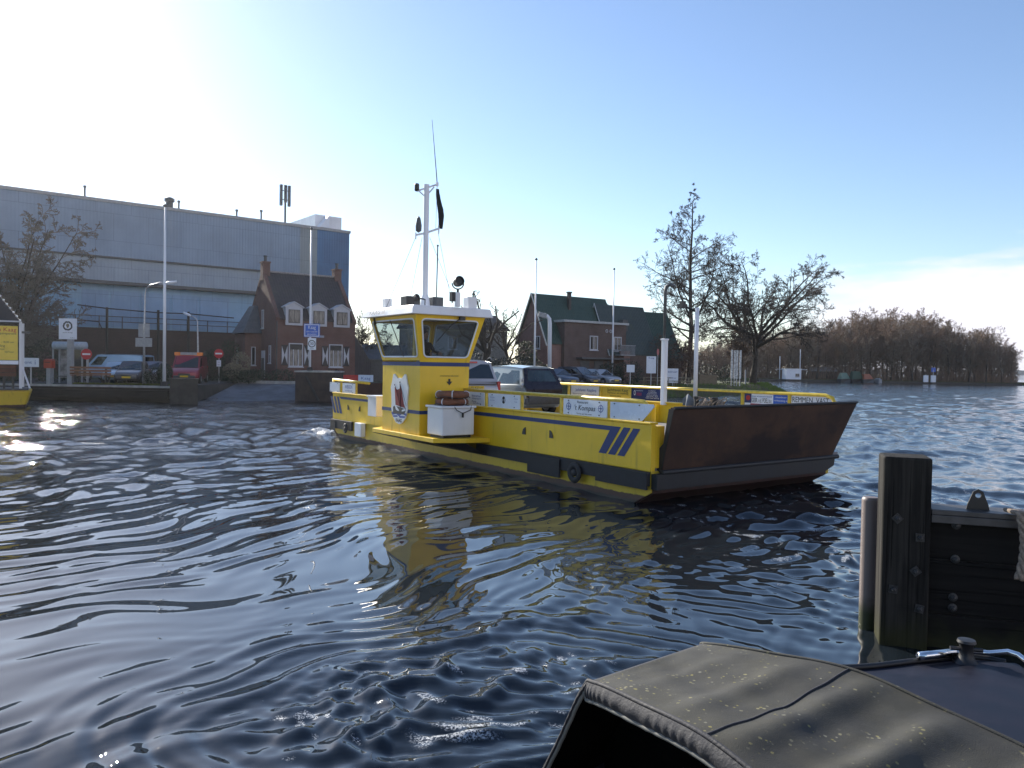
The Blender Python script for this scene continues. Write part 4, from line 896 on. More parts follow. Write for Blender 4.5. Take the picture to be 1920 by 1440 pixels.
# ---- wheelhouse
UA, UB, VA, VB = -8.98, -6.84, -1.27, .18
cab = MB().box(UA, UB, VA, VB, .81, 2.62).build('wheelhouse', M['yellow'], FERRY, bevel=.01)
MB().box(UA - .008, UB + .008, VA - .008, VB + .008, 2.56, 2.66).build('stripe', M['blue_stripe'], cab); MB().box(UA - .006, UB + .006, VA - .006, VB + .006, 1.34, 1.43).build('stripe', M['blue_stripe'], cab)
ZB, ZT = 2.66, 3.86
bot = [Vector(p) for p in ((UA, VA, ZB), (UB, VA, ZB), (UB, VB, ZB), (UA, VB, ZB))]
topc = [Vector(p) for p in ((UA - .26, VA - .30, ZT), (UB + .28, VA - .30, ZT), (UB + .28, VB + .30, ZT), (UA - .26, VB + .30, ZT))]
def win_wall(a, b, c, d, mx=.10, m0=.14, m1=.13, door=False):
    """one leaning wall of the wheelhouse: frame round a rounded opening, pale seal, pane"""
    def P(s, t, off=0):
        p = (a.lerp(b, s)).lerp(d.lerp(c, s), t); return p + nrm * off
    nrm = (b - a).cross(d - a).normalized(); wl = (b - a).length; hl = (d - a).length
    s0, s1, q0, q1 = mx / wl * .9, 1 - mx / wl * .9, m0 / hl, 1 - m1 / hl; rs, rt = .09 / wl, .09 / hl
    def loop(g):
        o = []; gs, gt = g / wl, g / hl
        for (cs, ct, a0) in ((s1 - rs, q0 + rt, -90), (s1 - rs, q1 - rt, 0), (s0 + rs, q1 - rt, 90), (s0 + rs, q0 + rt, 180)):
            for k in range(5):
                aa = R(a0 + 22.5 * k); o.append((cs + (rs + gs) * math.cos(aa), ct + (rt + gt) * math.sin(aa)))
        return o
    inn = loop(0); n = len(inn); outer = []
    for (s, t) in inn:                                       # project outward to the rectangle
        ds, dt = s - .5, t - .5; k = .5 / max(abs(ds), abs(dt)); outer.append((.5 + ds * k, .5 + dt * k))
    m = MB(); vs = [P(s, t) for s, t in inn] + [P(s, t) for s, t in outer] + [P(s, t, -.05) for s, t in inn] + [P(s, t, -.05) for s, t in outer]
    fs = []
    for i in range(n):
        j = (i + 1) % n; fs += [(i, j, n + j, n + i)[::-1], (i, j, 2*n + j, 2*n + i), (2*n + i, 2*n + j, 3*n + j, 3*n + i)]
    m.add(vs, fs)
    for (s, t) in ((0, 0), (1, 0), (1, 1), (0, 1)):           # corner gaps
        idx = [i for i in range(n) if (abs(outer[i][0] - s) < .5 and abs(outer[i][1] - t) < .5)]
        ea = [i for i in idx]; 
        for i in ea:
            j = (i + 1) % n
            if (abs(outer[i][0] - outer[j][0]) > 1e-6 and abs(outer[i][1] - outer[j][1]) > 1e-6): m.poly([P(*outer[i]), P(s, t), P(*outer[j])])
    fr = m.build('window_wall', M['yellow'], cab)
    MB().tube([P(s, t, .006) for s, t in inn + inn[:1]], .022, 5, False).build('window_seal', M['board_white'], fr)
    lo = loop(.01); MB().poly([P(s, t, -.03) for s, t in lo]).build('pane', M['glass'], fr)
    return P
P1 = win_wall(bot[0], bot[1], topc[1], topc[0]); P2 = win_wall(bot[1], bot[2], topc[2], topc[1], .13); win_wall(bot[2], bot[3], topc[3], topc[2]); win_wall(bot[3], bot[0], topc[0], topc[3])
rt = [(UA - .42, VA - .46), (UB + .42, VA - .46), (UB + .42, VB + .46), (UA - .42, VB + .46)]; ri = [(UA - .22, VA - .28), (UB + .24, VA - .28), (UB + .24, VB + .28), (UA - .22, VB + .28)]
roof = MB().hexa([(u, v, 3.84) for u, v in rt], [(u, v, 4.06) for u, v in [(UA - .36, VA - .40), (UB + .36, VA - .40), (UB + .36, VB + .40), (UA - .36, VB + .40)]]).build('wheelhouse_roof', M['white'], FERRY, bevel=.015)
MB().text('KAAG III', (UA + .55, VA - .452, 3.95), (1, 0, 0), (0, .24, 1), .17, width=.9).build('lettering', M['grey_paint'], roof)
# sailing barge crest on the outer side, name of the place below
yy = VA - .035; cu = (nu(730, VA) + nu(773, VA)) / 2; cr = Vector((cu, yy, 1.72))
def cp(x, z, d=0): return (cr.x + x, yy - d, cr.z + z)
half = [(0, .52), (.12, .50), (.30, .62), (.36, .60), (.44, .38), (.50, .26), (.46, .08), (.44, -.16), (.46, -.30), (.36, -.52), (.18, -.66), (0, -.70)]
outl = half + [(-x, z) for x, z in half[-2:0:-1]]
crest = MB().prism([cp(x * 1.0, z, 0) for x, z in outl], (0, .035, 0)).build('crest', M['white'], cab)
MB().poly([cp(-.26, .30, .004), cp(-.30, .32, .004), cp(-.22, .36, .004)][::-1]).poly([cp(x, z, .004) for x, z in ((-.26, .28), (-.12, .20), (.02, .23), (.08, .32), (.17, .14), (.27, -.14), (.36, -.26), (.06, -.23), (-.2, -.2), (-.23, 0))][::-1]).build('red_sail', mat('dark_red_sail', (.24, .018, .02), .6), crest)
MB().poly([cp(x, z, .004) for x, z in ((-.34, -.26), (-.24, -.22), (.3, -.28), (.38, -.24), (.37, -.36), (.28, -.43), (-.34, -.43))][::-1]).tube([cp(.05, .36, .008), cp(.10, -.26, .008)], .008, 5).tube([cp(-.22, .30, .008), cp(.09, -.24, .008)], .006, 5).tube([cp(.05, .36, .006), cp(.42, -.2, .006)], .004, 4).ball(cp(.04, .40, .006), .025, 8, (1, .3, 1)).ball(cp(-.26, .33, .006), .02, 8, (1, .3, 1)).build('barge_hull', M['ink'], crest)
MB().poly([cp(x, z, .006) for x, z in ((-.28, -.18), (-.2, -.20), (.02, -.33), (-.02, -.36), (-.16, -.33))][::-1]).poly([cp(x, z, .006) for x, z in ((.16, -.32), (.36, -.27), (.36, -.33), (.18, -.36))][::-1]).build('leeboard', M['ink_white'], crest)
MB().poly([cp(x, z, .003) for x, z in ((-.44, -.40), (-.2, -.37), (0, -.40), (.2, -.38), (.44, -.40), (.41, -.46), (.2, -.42), (0, -.49), (-.15, -.44), (-.40, -.48))][::-1]).poly([cp(x, z, .003) for x, z in ((-.02, -.48), (.38, -.47), (.32, -.52), (.05, -.53))][::-1]).poly([cp(x, z, .003) for x, z in ((-.38, -.49), (-.1, -.47), (-.06, -.51), (-.30, -.53))][::-1]).build('blue_waves', mat('crest_blue', (.03, .07, .33), .5), crest)
MB().text('KAAG', cp(0, -.605, .005), (1, 0, 0), (0, 0, 1), .125, bold=.004, width=.34).build('lettering', M['ink'], crest)
# lifejacket notice with arrow on the bow side
ax = UB + .011
tx = MB().text('ZWEMVESTEN HIERONDER', (ax, -.42, 2.31), (0, 1, 0), (0, 0, 1), .045, width=.55)
tx.poly([(ax, -.42 + y, 2.17 + z) for y, z in ((0, -.10), (.09, 0), (.03, 0), (.03, .07), (-.03, .07), (-.03, 0), (-.09, 0))]); tx.build('lettering', M['ink'], cab)
# gear on the wheelhouse roof
mc = Vector((-7.95, -.55, 4.06))
def mp_(x, y, z): return (mc.x + x, mc.y + y, z)
ZT2 = 7.40
mast = MB().lathe([(.15, 0), (.15, .02), (.115, .28), (.075, .42)], mc, n=14).tube([mp_(0, 0, 4.1), mp_(0, 0, ZT2)], .072, 12).build('mast', M['pole_white'], FERRY, True, sharp=40)
X_ = FU.x and Vector((FU.x, FV.x, 0)).normalized()            # photo's sideways direction in ferry axes
def side_(d, z, k=0): return (mc.x + X_.x * d, mc.y + X_.y * d, z)
MB().tube([side_(-.26, 7.22), side_(.26, 7.40)], .025, 6).tube([side_(-.2, 7.22), side_(0, 7.05)], .02, 6).tube([side_(.2, 7.34), side_(0, 7.1)], .02, 6).box(*[c for p in zip(side_(.24, 7.36), side_(.32, 7.46)) for c in sorted(p)]).build('crosstree', M['pole_white'], mast)
MB().lathe([(.05, 0), (.065, .03), (.065, .16), (.05, .2)], side_(-.26, 7.22), n=12).build('mast_light', M['black_paint'], mast)
MB().tube([side_(.28, 7.42), side_(.265, 7.6), side_(.12, 9.12)], [.016, .014, .006], 6).build('whip_antenna', M['dark_grey'], mast)
MB().tube([side_(-.28, 6.05), side_(-.05, 6.10), side_(.36, 6.24)], .03, 6).tube([side_(-.27, 5.94), side_(-.27, 6.12)], .02, 6).tube([side_(.34, 6.1), side_(.34, 6.32)], .02, 6).build('lower_crosstree', M['pole_white'], mast)
MB().lathe([(.02, 0), (.08, .05), (.085, .2), (.05, .38), (.01, .44)], side_(-.2, 6.12), n=12).build('radar_reflector', M['dark_grey'], mast)
MB().tube([side_(.26, 6.22), side_(.28, 7.38)], .006, 4).build('flag_halyard', M['rope'], mast)
st = MB()
for d, z, e in ((-.27, 6.0, (-1.05, -.3)), (-.1, 6.0, (-.45, -.9)), (.1, 6.0, (.9, -.2)), (.33, 6.1, (.75, .6))): st.tube([side_(d, z), side_(e[0], 4.07)], .006, 4)
st.build('stay_wire', M['dark_grey'], mast)
rodm = MB().tube([side_(.30, 4.07), side_(.32, 5.78)], .018, 6).ball(side_(.32, 5.78), .03, 8); rodm.build('short_antenna', M['dark_grey'], roof)
def rp_(px, dz0, dz1, rx, v=-.9, m='white', name='roof_box', ry=None):
    u = nu(px, v); return MB().box(u - rx, u + rx, v - (ry or rx), v + (ry or rx), 4.06 + dz0, 4.06 + dz1).build(name, M[m], roof, bevel=.01)
rp_(724, 0, .33, .10, -1.1); rp_(762, .02, .36, .17, -.9, 'black_paint', 'ventilator', .12); rp_(773, .02, .36, .14, -.55, 'dark_grey', 'ventilator')
rp_(814, .02, .36, .16, -.2, 'dark_grey', 'ventilator'); rp_(879, 0, .30, .13, .1); rp_(888, 0, .3, .03, .25, 'black_paint', 'roof_stub')
hx = nu(800, -1.0)
MB().lathe([(.02, 0), (.02, .3), (.04, .34), (.09, .42), (.1, .43)], (hx - .2, -1.0, 4.27), Matrix.Rotation(R(90), 3, 'Y') @ Matrix.Rotation(R(55), 3, 'X'), 12).tube([(hx - .15, -1.0, 4.06), (hx - .15, -1.0, 4.27)], .015, 6).build('horn', M['black_paint'], roof, True)
su = Vector((nu(855, -.5), -.5, 4.06))
MB().tube([su, su + Vector((0, 0, .36))], .075, 12).build('lamp_pedestal', M['white'], roof)
sd_ = Vector((.75, -.1, .15)).normalized(); rot = sd_.to_track_quat('Z', 'Y').to_matrix()
sr = MB().lathe([(.02, -.1), (.10, -.09), (.125, 0), (.125, .13), (.11, .135), (.09, .09)], su + Vector((.02, 0, .62)), rot, 18).torus(su + Vector((.02, 0, .59)), .145, .016, Matrix.Rotation(R(60), 3, 'Z') @ Matrix.Rotation(R(90), 3, 'X'), 16, 6, R(180), R(360)).tube([su + Vector((.02, 0, .36)), su + Vector((.02, 0, .45))], .03, 8)
sr.build('searchlight', M['black_paint'], roof, True, sharp=40)
fl = nu(846, -1.2); MB().box(fl - .06, fl + .06, -1.25, -1.15, 4.10, 4.32).tube([(fl, -1.2, 4.06), (fl, -1.2, 4.14)], .015, 6).build('floodlight', M['black_paint'], roof)
# wipers, wheel and console inside
MB().tube([P2(.62, 1.0, .05), P2(.62, .97, .10), P2(.50, .80, .06), P2(.28, .42, .05)], .014, 6).box(*[c for p in zip(P2(.6, .98, .03), P2(.68, .92, .12)) for c in sorted(p)]).build('wiper', M['black_paint'], cab)
MB().tube([P1(.16, .98, .06), P1(.14, .82, .06)], .03, 6).tube([P1(.47, .9, .02), P1(.62, .12, .02)], .012, 6).build('wiper', M['black_paint'], cab)
MB().box(UB - .5, UB - .1, VA + .15, VB - .15, 2.63, 2.75).build('console', M['dark_grey'], cab); MB().box(UA + .2, UB - .02, VA + .05, VB - .05, 2.60, 2.625).build('console_shelf', M['grey_paint'], cab)
MB().torus((UB - .62, -.45, 2.78), .2, .018, Matrix.Rotation(R(65), 3, 'Y'), 22, 6).build('steering_wheel', M['black_paint'], cab)
MB().box(UA + .02, UA + .12, VB - .55, VB - .48, 2.66, 3.84).build('door_post', M['yellow_sun'], cab)
# white lockers
lk = MB().box(-6.56, -5.80, -1.2, -.3, .88, 1.54).build('locker', M['white_box'], FERRY, bevel=.02); MB().box(-6.60, -5.76, -1.24, -.26, 1.543, 1.60).build('locker_lid', M['white_box'], lk, bevel=.015); MB().box(-6.5, -5.86, -1.14, -.36, .812, .88).build('locker_plinth', M['black_paint'], lk)
a, b = nu(704, -.3), nu(720, -.3)
lk = MB().box(a, b, -.55, -.1, 1.0, 1.58).build('locker', M['white_box'], FERRY, bevel=.015); MB().box(a - .03, b + .03, -.58, -.07, 1.583, 1.63).build('locker_lid', M['white_box'], lk)
# tall posts standing on the far bulwark
def u_far(px): return nu(px, W - .1)
u = u_far(1248); z0 = 1.575
MB().box(u - .068, u + .068, W - .24, W - .1, 1.53, 3.42).box(u - .085, u + .085, W - .26, W - .08, 3.42, 3.47).build('exhaust_casing', M['pole_white'], FERRY, bevel=.01)
MB().tube([(u, W - .19, 3.4), (u, W - .19, 4.85), (u + .02, W - .17, 4.98), (u + .10, W - .1, 5.05), (u + .2, W - .02, 4.98)], [.035, .05, .055, .06, .065], 10).build('exhaust_pipe', M['dark_grey'], FERRY, True)
u = u_far(1305)
lpst = MB().tube([(u, W - .12, 1.53), (u, W - .12, 4.32)], .06, 12).build('lamp_post', M['pole_white'], FERRY, True)
MB().tube([(u, W - .12, 4.2), (u - .24, W - .4, 4.36)], .03, 6).box(u - .38, u - .18, W - .52, W - .32, 4.30, 4.42).box(u - .32, u - .2, W - .48, W - .36, 4.42, 4.50).build('lamp_head', M['black_paint'], lpst)
for px in (1318, 1352):                                        # twin bollards near the bow on the far side
    u = u_far(px); MB().tube([(u, W - .35, 1.0), (u, W - .35, 1.78)], .07, 10).tube([(u, W - .35, 1.78), (u, W - .35, 1.84)], .09, 10).build('bollard', M['black_paint'], FERRY)
u = u_far(1300); MB().grid(lambda s, t: (u - .2 + .4 * s, W - .3 + .12 * math.sin(s * 9) * t, 1.56 + (.34 - .14 * abs(s - .5) * 2) * (1 - t)), 14, 10).build('tarpaulin', mat('grey_tarpaulin', (.16, .18, .21), .7), FERRY, True)
# ---- things carried by the ferry
def ferry_thing(name, label, cat, u, v, z, rz=0, group=None): return thing(name, label, cat, fw(u, v, z), FA + rz, group)
rng = random.Random(2)
for k in range(2):
    t = ferry_thing('lifebuoy', ('brown lifebuoy lying on the white locker, underneath the other one', 'brown lifebuoy on top of the other one on the white locker')[k], 'lifebuoy', -6.18 + .03 * k, -.72, 1.60 + .175 * k, k * .6, 'lifebuoys stacked on the locker')
    MB().torus((0, 0, .088), .33, .088, None, 36, 12).build('ring', M['ring'], t, True); bd_ = MB()
    for j in range(4): a = j * R(90) + .4; bd_.torus((.33 * math.cos(a), .33 * math.sin(a), .088), .09, .012, Matrix.Rotation(a, 3, 'Z') @ Matrix.Rotation(R(90), 3, 'X'), 16, 6)
    bd_.build('band', M['board_white'], t)
    MB().tube([(.43 * math.cos(a), .43 * math.sin(a), .088 - (.03 + .05 * abs(math.sin(2 * a)))) for a in [i * .2 for i in range(32)]], .009, 5).build('grab_line', M['black_paint'], t)
tag(MB().tube([fw(-5.78, -.9, 1.6), fw(-5.73, -.85, 1.5), fw(-5.72, -.68, 1.42), fw(-5.73, -.45, 1.5), fw(-5.78, -.40, 1.6)], .012, 6).tube([fw(-5.72, -.68, 1.44), fw(-5.72, -.68, 1.32)], .03, 6).build('rope_loop', M['black_paint']), 'dark rope loop hanging over the front of the white locker', 'rope')
rc = MB()
for k in range(7):
    q = [(u_far(1322) + .9 * (i / 24) , W - .35 + .10 * math.sin(i * .9 + k), 1.60 + .11 * math.sin(i * .55 + k * 1.3) + .02 * k) for i in range(25)]
    rc.tube([fw(*p) for p in q], .016, 5)
tag(rc.build('mooring_rope', M['rope'], None, True), 'tangled pale mooring rope slung between two black bollards by the bow ramp', 'rope')
fg = MB(); 
def flagp(s, t):
    z = 6.28 + 1.02 * t; wdt = (.17 if t < .5 else .17 * (1 - (t - .5) * 1.7)) * (.55 + .45 * min(1, t * 3)); d = .285 + .03 * (1-t) + wdt * s; p = side_(d, z - .06 * s)
    return fw(p[0] + .03 * math.sin(s * 7 + t * 5), p[1] + .03 * math.cos(s * 7 + t * 4), p[2])
tag(fg.grid(flagp, 8, 18).build('flag', mat('black_flag_cloth', (.012, .012, .014), .8), None, True), 'limp black flag hanging from the mast of the ferry', 'flag')
# ---- skipper
def skin_body(name, nodes, edges, m, parent, root=0, sub=2):
    me = bpy.data.meshes.new(name); me.from_pydata([n[:3] for n in nodes], edges, []); o = bpy.data.objects.new(name, me); COL.objects.link(o)
    sk = o.modifiers.new('skin', 'SKIN'); sk.use_smooth_shade = True
    for i, n in enumerate(nodes): me.skin_vertices[0].data[i].radius = (n[3], n[3] if len(n) < 5 else n[4]); me.skin_vertices[0].data[i].use_root = (i == root)
    o.modifiers.new('s', 'SUBSURF').levels = sub; o.modifiers['s'].render_levels = sub; me.materials.append(m); o.parent = parent; return o
sk = ferry_thing('person', 'skipper in dark clothes at the wheel inside the wheelhouse', 'person', -7.85, -.62, 1.72, R(10))
cloth = mat('dark_jacket', (.018, .017, .018), .85, var=.3); skin = mat('skin', (.40, .22, .15), .55, var=.1)
nodes = [(0, 0, .95, .15, .12), (.0, 0, 1.15, .15, .12), (.02, 0, 1.38, .17, .12), (.02, 0, 1.48, .07), (.03, 0, 1.56, .055),
         (.0, .1, .9, .09), (.03, .11, .5, .065), (0, .11, .08, .05), (.14, .11, .04, .045), (0, -.1, .9, .09), (.03, -.11, .5, .065), (0, -.11, .08, .05), (.14, -.11, .04, .045),
         (.02, .2, 1.42, .06), (.14, .25, 1.2, .045), (.42, .14, 1.16, .036), (.02, -.2, 1.42, .06), (.14, -.25, 1.2, .045), (.42, -.14, 1.16, .036)]
edges = [(0,1),(1,2),(2,3),(3,4),(0,5),(5,6),(6,7),(7,8),(0,9),(9,10),(10,11),(11,12),(2,13),(13,14),(14,15),(2,16),(16,17),(17,18)]
body = skin_body('body', nodes, edges, cloth, sk)
hd_ = MB().ball((.05, 0, 1.665), .1, 14, (1.0, .78, 1.22)).ball((.155, 0, 1.65), .022, 8, (1, .7, 1.3)).ball((.05, .082, 1.66), .03, 8, (.6, .3, 1)).ball((.05, -.082, 1.66), .03, 8, (.6, .3, 1)); hd_.build('head', skin, sk, True)
MB().ball((.03, 0, 1.70), .107, 14, (1.0, .82, 1.08)).build('hair', M['black_paint'], sk, True)
MB().ball((.142, .033, 1.68), .011, 6).ball((.142, -.033, 1.68), .011, 6).box(.142, .149, -.025, .025, 1.603, 1.612).build('face', M['ink'], sk)
for sg in (-1, 1):
    hn = MB().ball((.47, sg * .14, 1.16), .045, 10, (1.1, .5, .9))
    for j in range(4): y = sg * .14; hn.tube([(.50, y, 1.185 - j * .018), (.535, y + sg * .01, 1.185 - j * .018), (.545, y + sg * .035, 1.182 - j * .018), (.53, y + sg * .05, 1.18 - j * .018)], [.009, .009, .008, .007], 6)
    hn.tube([(.47, sg * .13, 1.195), (.50, sg * .15, 1.215), (.52, sg * .17, 1.21)], [.011, .010, .008], 6); hn.build('hand', skin, sk, True)
# ---------------------------------------------------------------- cars
def car_paint(name, c): 
    g = N(name); f = g.ramp(g.noise(1.5, 4), .3, .7); return g.fin(g.mixc(f, dk(c, .93), dk(c, 1.05)), .28, .25, .5, .8)
M['car_glass'] = mat('car_glass', (.010, .013, .015), .04, var=.4, scale=2, spec=.9)
M['car_glass_green'] = mat('greenish_car_glass', (.035, .055, .06), .04, var=.6, scale=1.6, spec=.9)
M['tail'] = mat('red_lamp', (.45, .02, .02), .15, var=.15, spec=.8); M['head'] = mat('headlamp', (.45, .47, .5), .08, .3, var=.3, scale=14)
M['amber'] = mat('amber_lamp', (.8, .22, .02), .2, var=.15)
CARS = {  # body stations (x/L from nose, z bottom, z belt, width factor); greenhouse (x base front, x base rear, x roof front, x roof rear, roof z)
 'hatch': dict(L=3.6, W=1.62, H=1.50, st=[(0, .34, .62, .72), (.04, .26, .72, .86), (.14, .22, .84, .97), (.30, .22, .93, 1), (.6, .22, .95, 1), (.86, .24, .97, .98), (.96, .28, .95, .9), (1, .36, .80, .84)], gh=(.24, .985, .42, .90), wh=(.17, .83), r=.28),
 'mpv': dict(L=4.0, W=1.7, H=1.62, st=[(0, .34, .62, .72), (.04, .26, .74, .86), (.13, .22, .90, .97), (.26, .22, 1.0, 1), (.6, .22, 1.0, 1), (.88, .24, 1.02, .98), (.97, .28, .98, .92), (1, .38, .82, .86)], gh=(.17, .985, .40, .92), wh=(.18, .81), r=.3),
 'sedan': dict(L=4.4, W=1.76, H=1.44, st=[(0, .36, .60, .74), (.03, .24, .70, .88), (.12, .2, .80, .98), (.28, .2, .90, 1), (.6, .2, .92, 1), (.86, .24, .95, .98), (.97, .26, .92, .9), (1, .36, .8, .84)], gh=(.25, .90, .40, .76), wh=(.18, .8), r=.31),
 'suv': dict(L=4.5, W=1.86, H=1.78, st=[(0, .42, .74, .78), (.03, .34, .86, .9), (.12, .3, 1.02, .98), (.28, .3, 1.10, 1), (.6, .3, 1.10, 1), (.9, .32, 1.12, .98), (.98, .36, 1.10, .93), (1, .44, .9, .9)], gh=(.24, .99, .38, .94), wh=(.18, .8), r=.36),
 'van': dict(L=4.9, W=1.9, H=1.96, st=[(0, .4, .74, .78), (.03, .3, .86, .9), (.10, .26, 1.0, .98), (.2, .26, 1.12, 1), (.6, .26, 1.16, 1), (.92, .26, 1.18, 1), (.99, .3, 1.18, .97), (1, .4, 1.1, .96)], gh=(.14, .998, .30, .985), wh=(.17, .8), r=.33),
}
def car(name, label, kind, loc, rz, paint, group=None, cat='car', plate=None, glass_m='car_glass', side_glass=3, tails=True, lower=None):
    c = CARS[kind]; L, Wd, H = c['L'], c['W'] / 2, c['H']; t = thing(name, label, cat, loc, rz, group)
    X = lambda f: L / 2 - f * L                                # nose towards +x
    prof = []
    for f, zb, zt, wf in c['st']:
        w_ = Wd * wf; prof.append([(X(f), -w_ * .90, zb), (X(f), -w_, zb + (zt - zb) * .25), (X(f), -w_, zb + (zt - zb) * .72), (X(f), -w_ * .93, zt), (X(f), -w_ * .5, zt + .025), (X(f), 0, zt + .035),
                                   (X(f), w_ * .5, zt + .025), (X(f), w_ * .93, zt), (X(f), w_, zb + (zt - zb) * .72), (X(f), w_, zb + (zt - zb) * .25), (X(f), w_ * .90, zb)])
    n = len(prof[0]); m = MB(); vs = [p for r in prof for p in r]; fs = []
    for i in range(len(prof) - 1):
        for k in range(n): fs.append((i*n+k, (i+1)*n+k, (i+1)*n+(k+1) % n, i*n+(k+1) % n))
    fs += [tuple(range(n)), tuple(range((len(prof)-1)*n + n - 1, (len(prof)-1)*n - 1, -1))]
    m.add(vs, fs)
    bo = m.build('body', paint, t, True, bevel=.03, sharp=50)
    def belt(f):
        for a, b in zip(c['st'], c['st'][1:]):
            if a[0] <= f <= b[0]: return a[2] + (b[2] - a[2]) * (f - a[0]) / (b[0] - a[0])
        return c['st'][-1][2]
    b0, b1, r0, r1 = c['gh']; wb, wt = Wd * .93, Wd * (.86 if kind == 'van' else .74); zt = H - .05
    B = [Vector((X(f), y, belt(min(f, .97)) + .005)) for f, y in ((b0, -wb), (b1, -wb * .95), (b1, wb * .95), (b0, wb))]
    T = [Vector((X(f), y, zt - d)) for f, y, d in ((r0, -wt, .02), (r1, -wt, .04), (r1, wt, .04), (r0, wt, .02))]
    g = MB(); mid = .45
    def ringz(k, z): return z
    nseg = 6; rows = []
    for j in range(nseg + 1):                                   # lengthwise arc of the roof, crosswise arc too
        f = j / nseg; rows.append([T[0].lerp(T[1], f) + Vector((0, 0, .05 * math.sin(math.pi * f))), T[0].lerp(T[1], f).lerp(T[3].lerp(T[2], f), .25) + Vector((0, 0, .035 + .05 * math.sin(math.pi * f))), T[0].lerp(T[1], f).lerp(T[3].lerp(T[2], f), .5) + Vector((0, 0, .045 + .05 * math.sin(math.pi * f))),
                                   T[0].lerp(T[1], f).lerp(T[3].lerp(T[2], f), .75) + Vector((0, 0, .035 + .05 * math.sin(math.pi * f))), T[3].lerp(T[2], f) + Vector((0, 0, .05 * math.sin(math.pi * f)))])
    vs = [p for r in rows for p in r]; fs = [(j*5+k, (j+1)*5+k, (j+1)*5+k+1, j*5+k+1) for j in range(nseg) for k in range(4)]
    fs = [f[::-1] for f in fs]
    o_ = len(vs); bl = [B[0].lerp(B[1], j / nseg) for j in range(nseg + 1)]; brr = [B[3].lerp(B[2], j / nseg) for j in range(nseg + 1)]
    vs += bl + brr; q = nseg + 1
    for j in range(nseg): fs += [(o_+j, o_+j+1, (j+1)*5, j*5), (o_+q+j+1, o_+q+j, j*5+4, (j+1)*5+4)]
    fs += [(o_+q, o_, 0, 1, 2, 3, 4), (o_+nseg, o_+q+nseg, nseg*5+4, nseg*5+3, nseg*5+2, nseg*5+1, nseg*5)]
    g.add(vs, fs); g.build('cabin', paint, t, True, bevel=.025, sharp=40)
    def pane(a, b, c_, d, s0, s1, q0, q1, nm, off=.007, lean=0):
        P = lambda s, q: a.lerp(b, s).lerp(d.lerp(c_, s), q)
        nn = (b - a).cross(d - a).normalized() * -off; s0b, s1b = (s0 if isinstance(s0, tuple) else (s0, s0)), (s1 if isinstance(s1, tuple) else (s1, s1))
        MB().poly([P(s0b[0], q0) + nn, P(s1b[0], q0) + nn, P(s1b[1], q1) + nn, P(s0b[1], q1) + nn]).build(nm, M[glass_m], t)
    cuts = {1: [(.05, .95)], 2: [(.06, .50), (.54, .92)], 3: [(.06, .36), (.39, .68), (.71, .94)]}[side_glass]
    if kind == 'van': cuts = [(.06, .26)]
    for (s0, s1) in cuts:
        pane(B[0], B[1], T[1], T[0], s0, s1, .10, .86, 'side_window'); pane(B[2], B[3], T[3], T[2], 1 - s1, 1 - s0, .10, .86, 'side_window')
    pane(B[3], B[0], T[0], T[3], .06, .94, .05, .93, 'windscreen'); pane(B[1], B[2], T[2], T[1], .07, .93, .16, .90, 'rear_window')
    for f in c['wh']:
        for sg in (-1, 1):
            r = c['r']; x = X(f); rot = Matrix.Rotation(R(90), 3, 'X'); y = sg * (Wd - .09)
            MB().lathe([(r * 1.17, -.004), (r * 1.17, .004)], (x, sg * (Wd + .002), r + .03), rot, 22).build('wheel_arch', M['black_paint'], bo)
            wl = MB().lathe([(r * .62, -.1), (r * .9, -.1), (r, -.07), (r, .07), (r * .9, .1), (r * .62, .1)], (x, y + sg * .02, r), rot, 22).build('wheel', M['black'], t, True, sharp=50)
            MB().lathe([(.05, -.115), (r * .6, -.104), (r * .64, 0), (r * .6, .104), (.05, .115)], (x, y + sg * .02, r), rot, 16).build('rim', M['steel'], wl, True, sharp=40)
    for sg in (-1, 1):
        s1 = c['st'][1]; MB().ball((X(.035), sg * Wd * .64, s1[2] - .10), .12, 10, (.55, 1.25, .6)).build('headlight', M['head'], t, True)
        s2 = c['st'][-2]; hh = .34 if kind in ('suv', 'van', 'mpv') else .22
        if tails: MB().box(X(.995), X(.945), sg * Wd * .90 - .07, sg * Wd * .90 + .055, s2[2] - hh, s2[2] + .02).build('tail_light', M['tail'], t, bevel=.03)
        MB().ball((X(b0 + .07), sg * (Wd + .07), belt(b0) + .10), .085, 8, (.6, 1, .8)).build('mirror', paint, t, True)
    MB().box(X(1.0) - .03, X(.95), -Wd * .86, Wd * .86, c['st'][-1][1], c['st'][-1][1] + .2).box(X(.04), X(0) + .03, -Wd * .74, Wd * .74, c['st'][0][1], c['st'][0][1] + .16).build('bumper', M['dark_grey'] if lower is None else M[lower], t, bevel=.03)
    MB().box(X(.012), X(0) + .006, -Wd * .4, Wd * .4, c['st'][0][1] + .16, c['st'][0][2] - .04).build('grille', M['black_paint'], t)
    zp = plate if plate else c['st'][-1][1] + .28
    p = MB().box(X(1) - .042, X(1) - .02, -.26, .26, zp - .055, zp + .055).build('number_plate', M['ink_yellow'], t); MB().text('85-KZ-LV' if kind == 'suv' else '31-GB-XD', (X(1) - .046, 0, zp), (0, -1, 0), (0, 0, 1), .085, width=.42).build('lettering', M['ink'], p)
    MB().box(X(0) + .031, X(0) + .045, -.26, .26, c['st'][0][1] + .05, c['st'][0][1] + .16).build('number_plate', M['ink_yellow'], t)
    return t, X, B, T
DZ = 1.002
t, X, B, T = car('estate_car', 'silver grey estate car on the ferry deck just behind the wheelhouse, tail towards the bow', 'suv', fw(-9.0 - 2.25, 1.78, DZ), FA + math.pi, car_paint('silver_paint', (.40, .40, .42)), 'cars on the ferry deck', plate=.93)
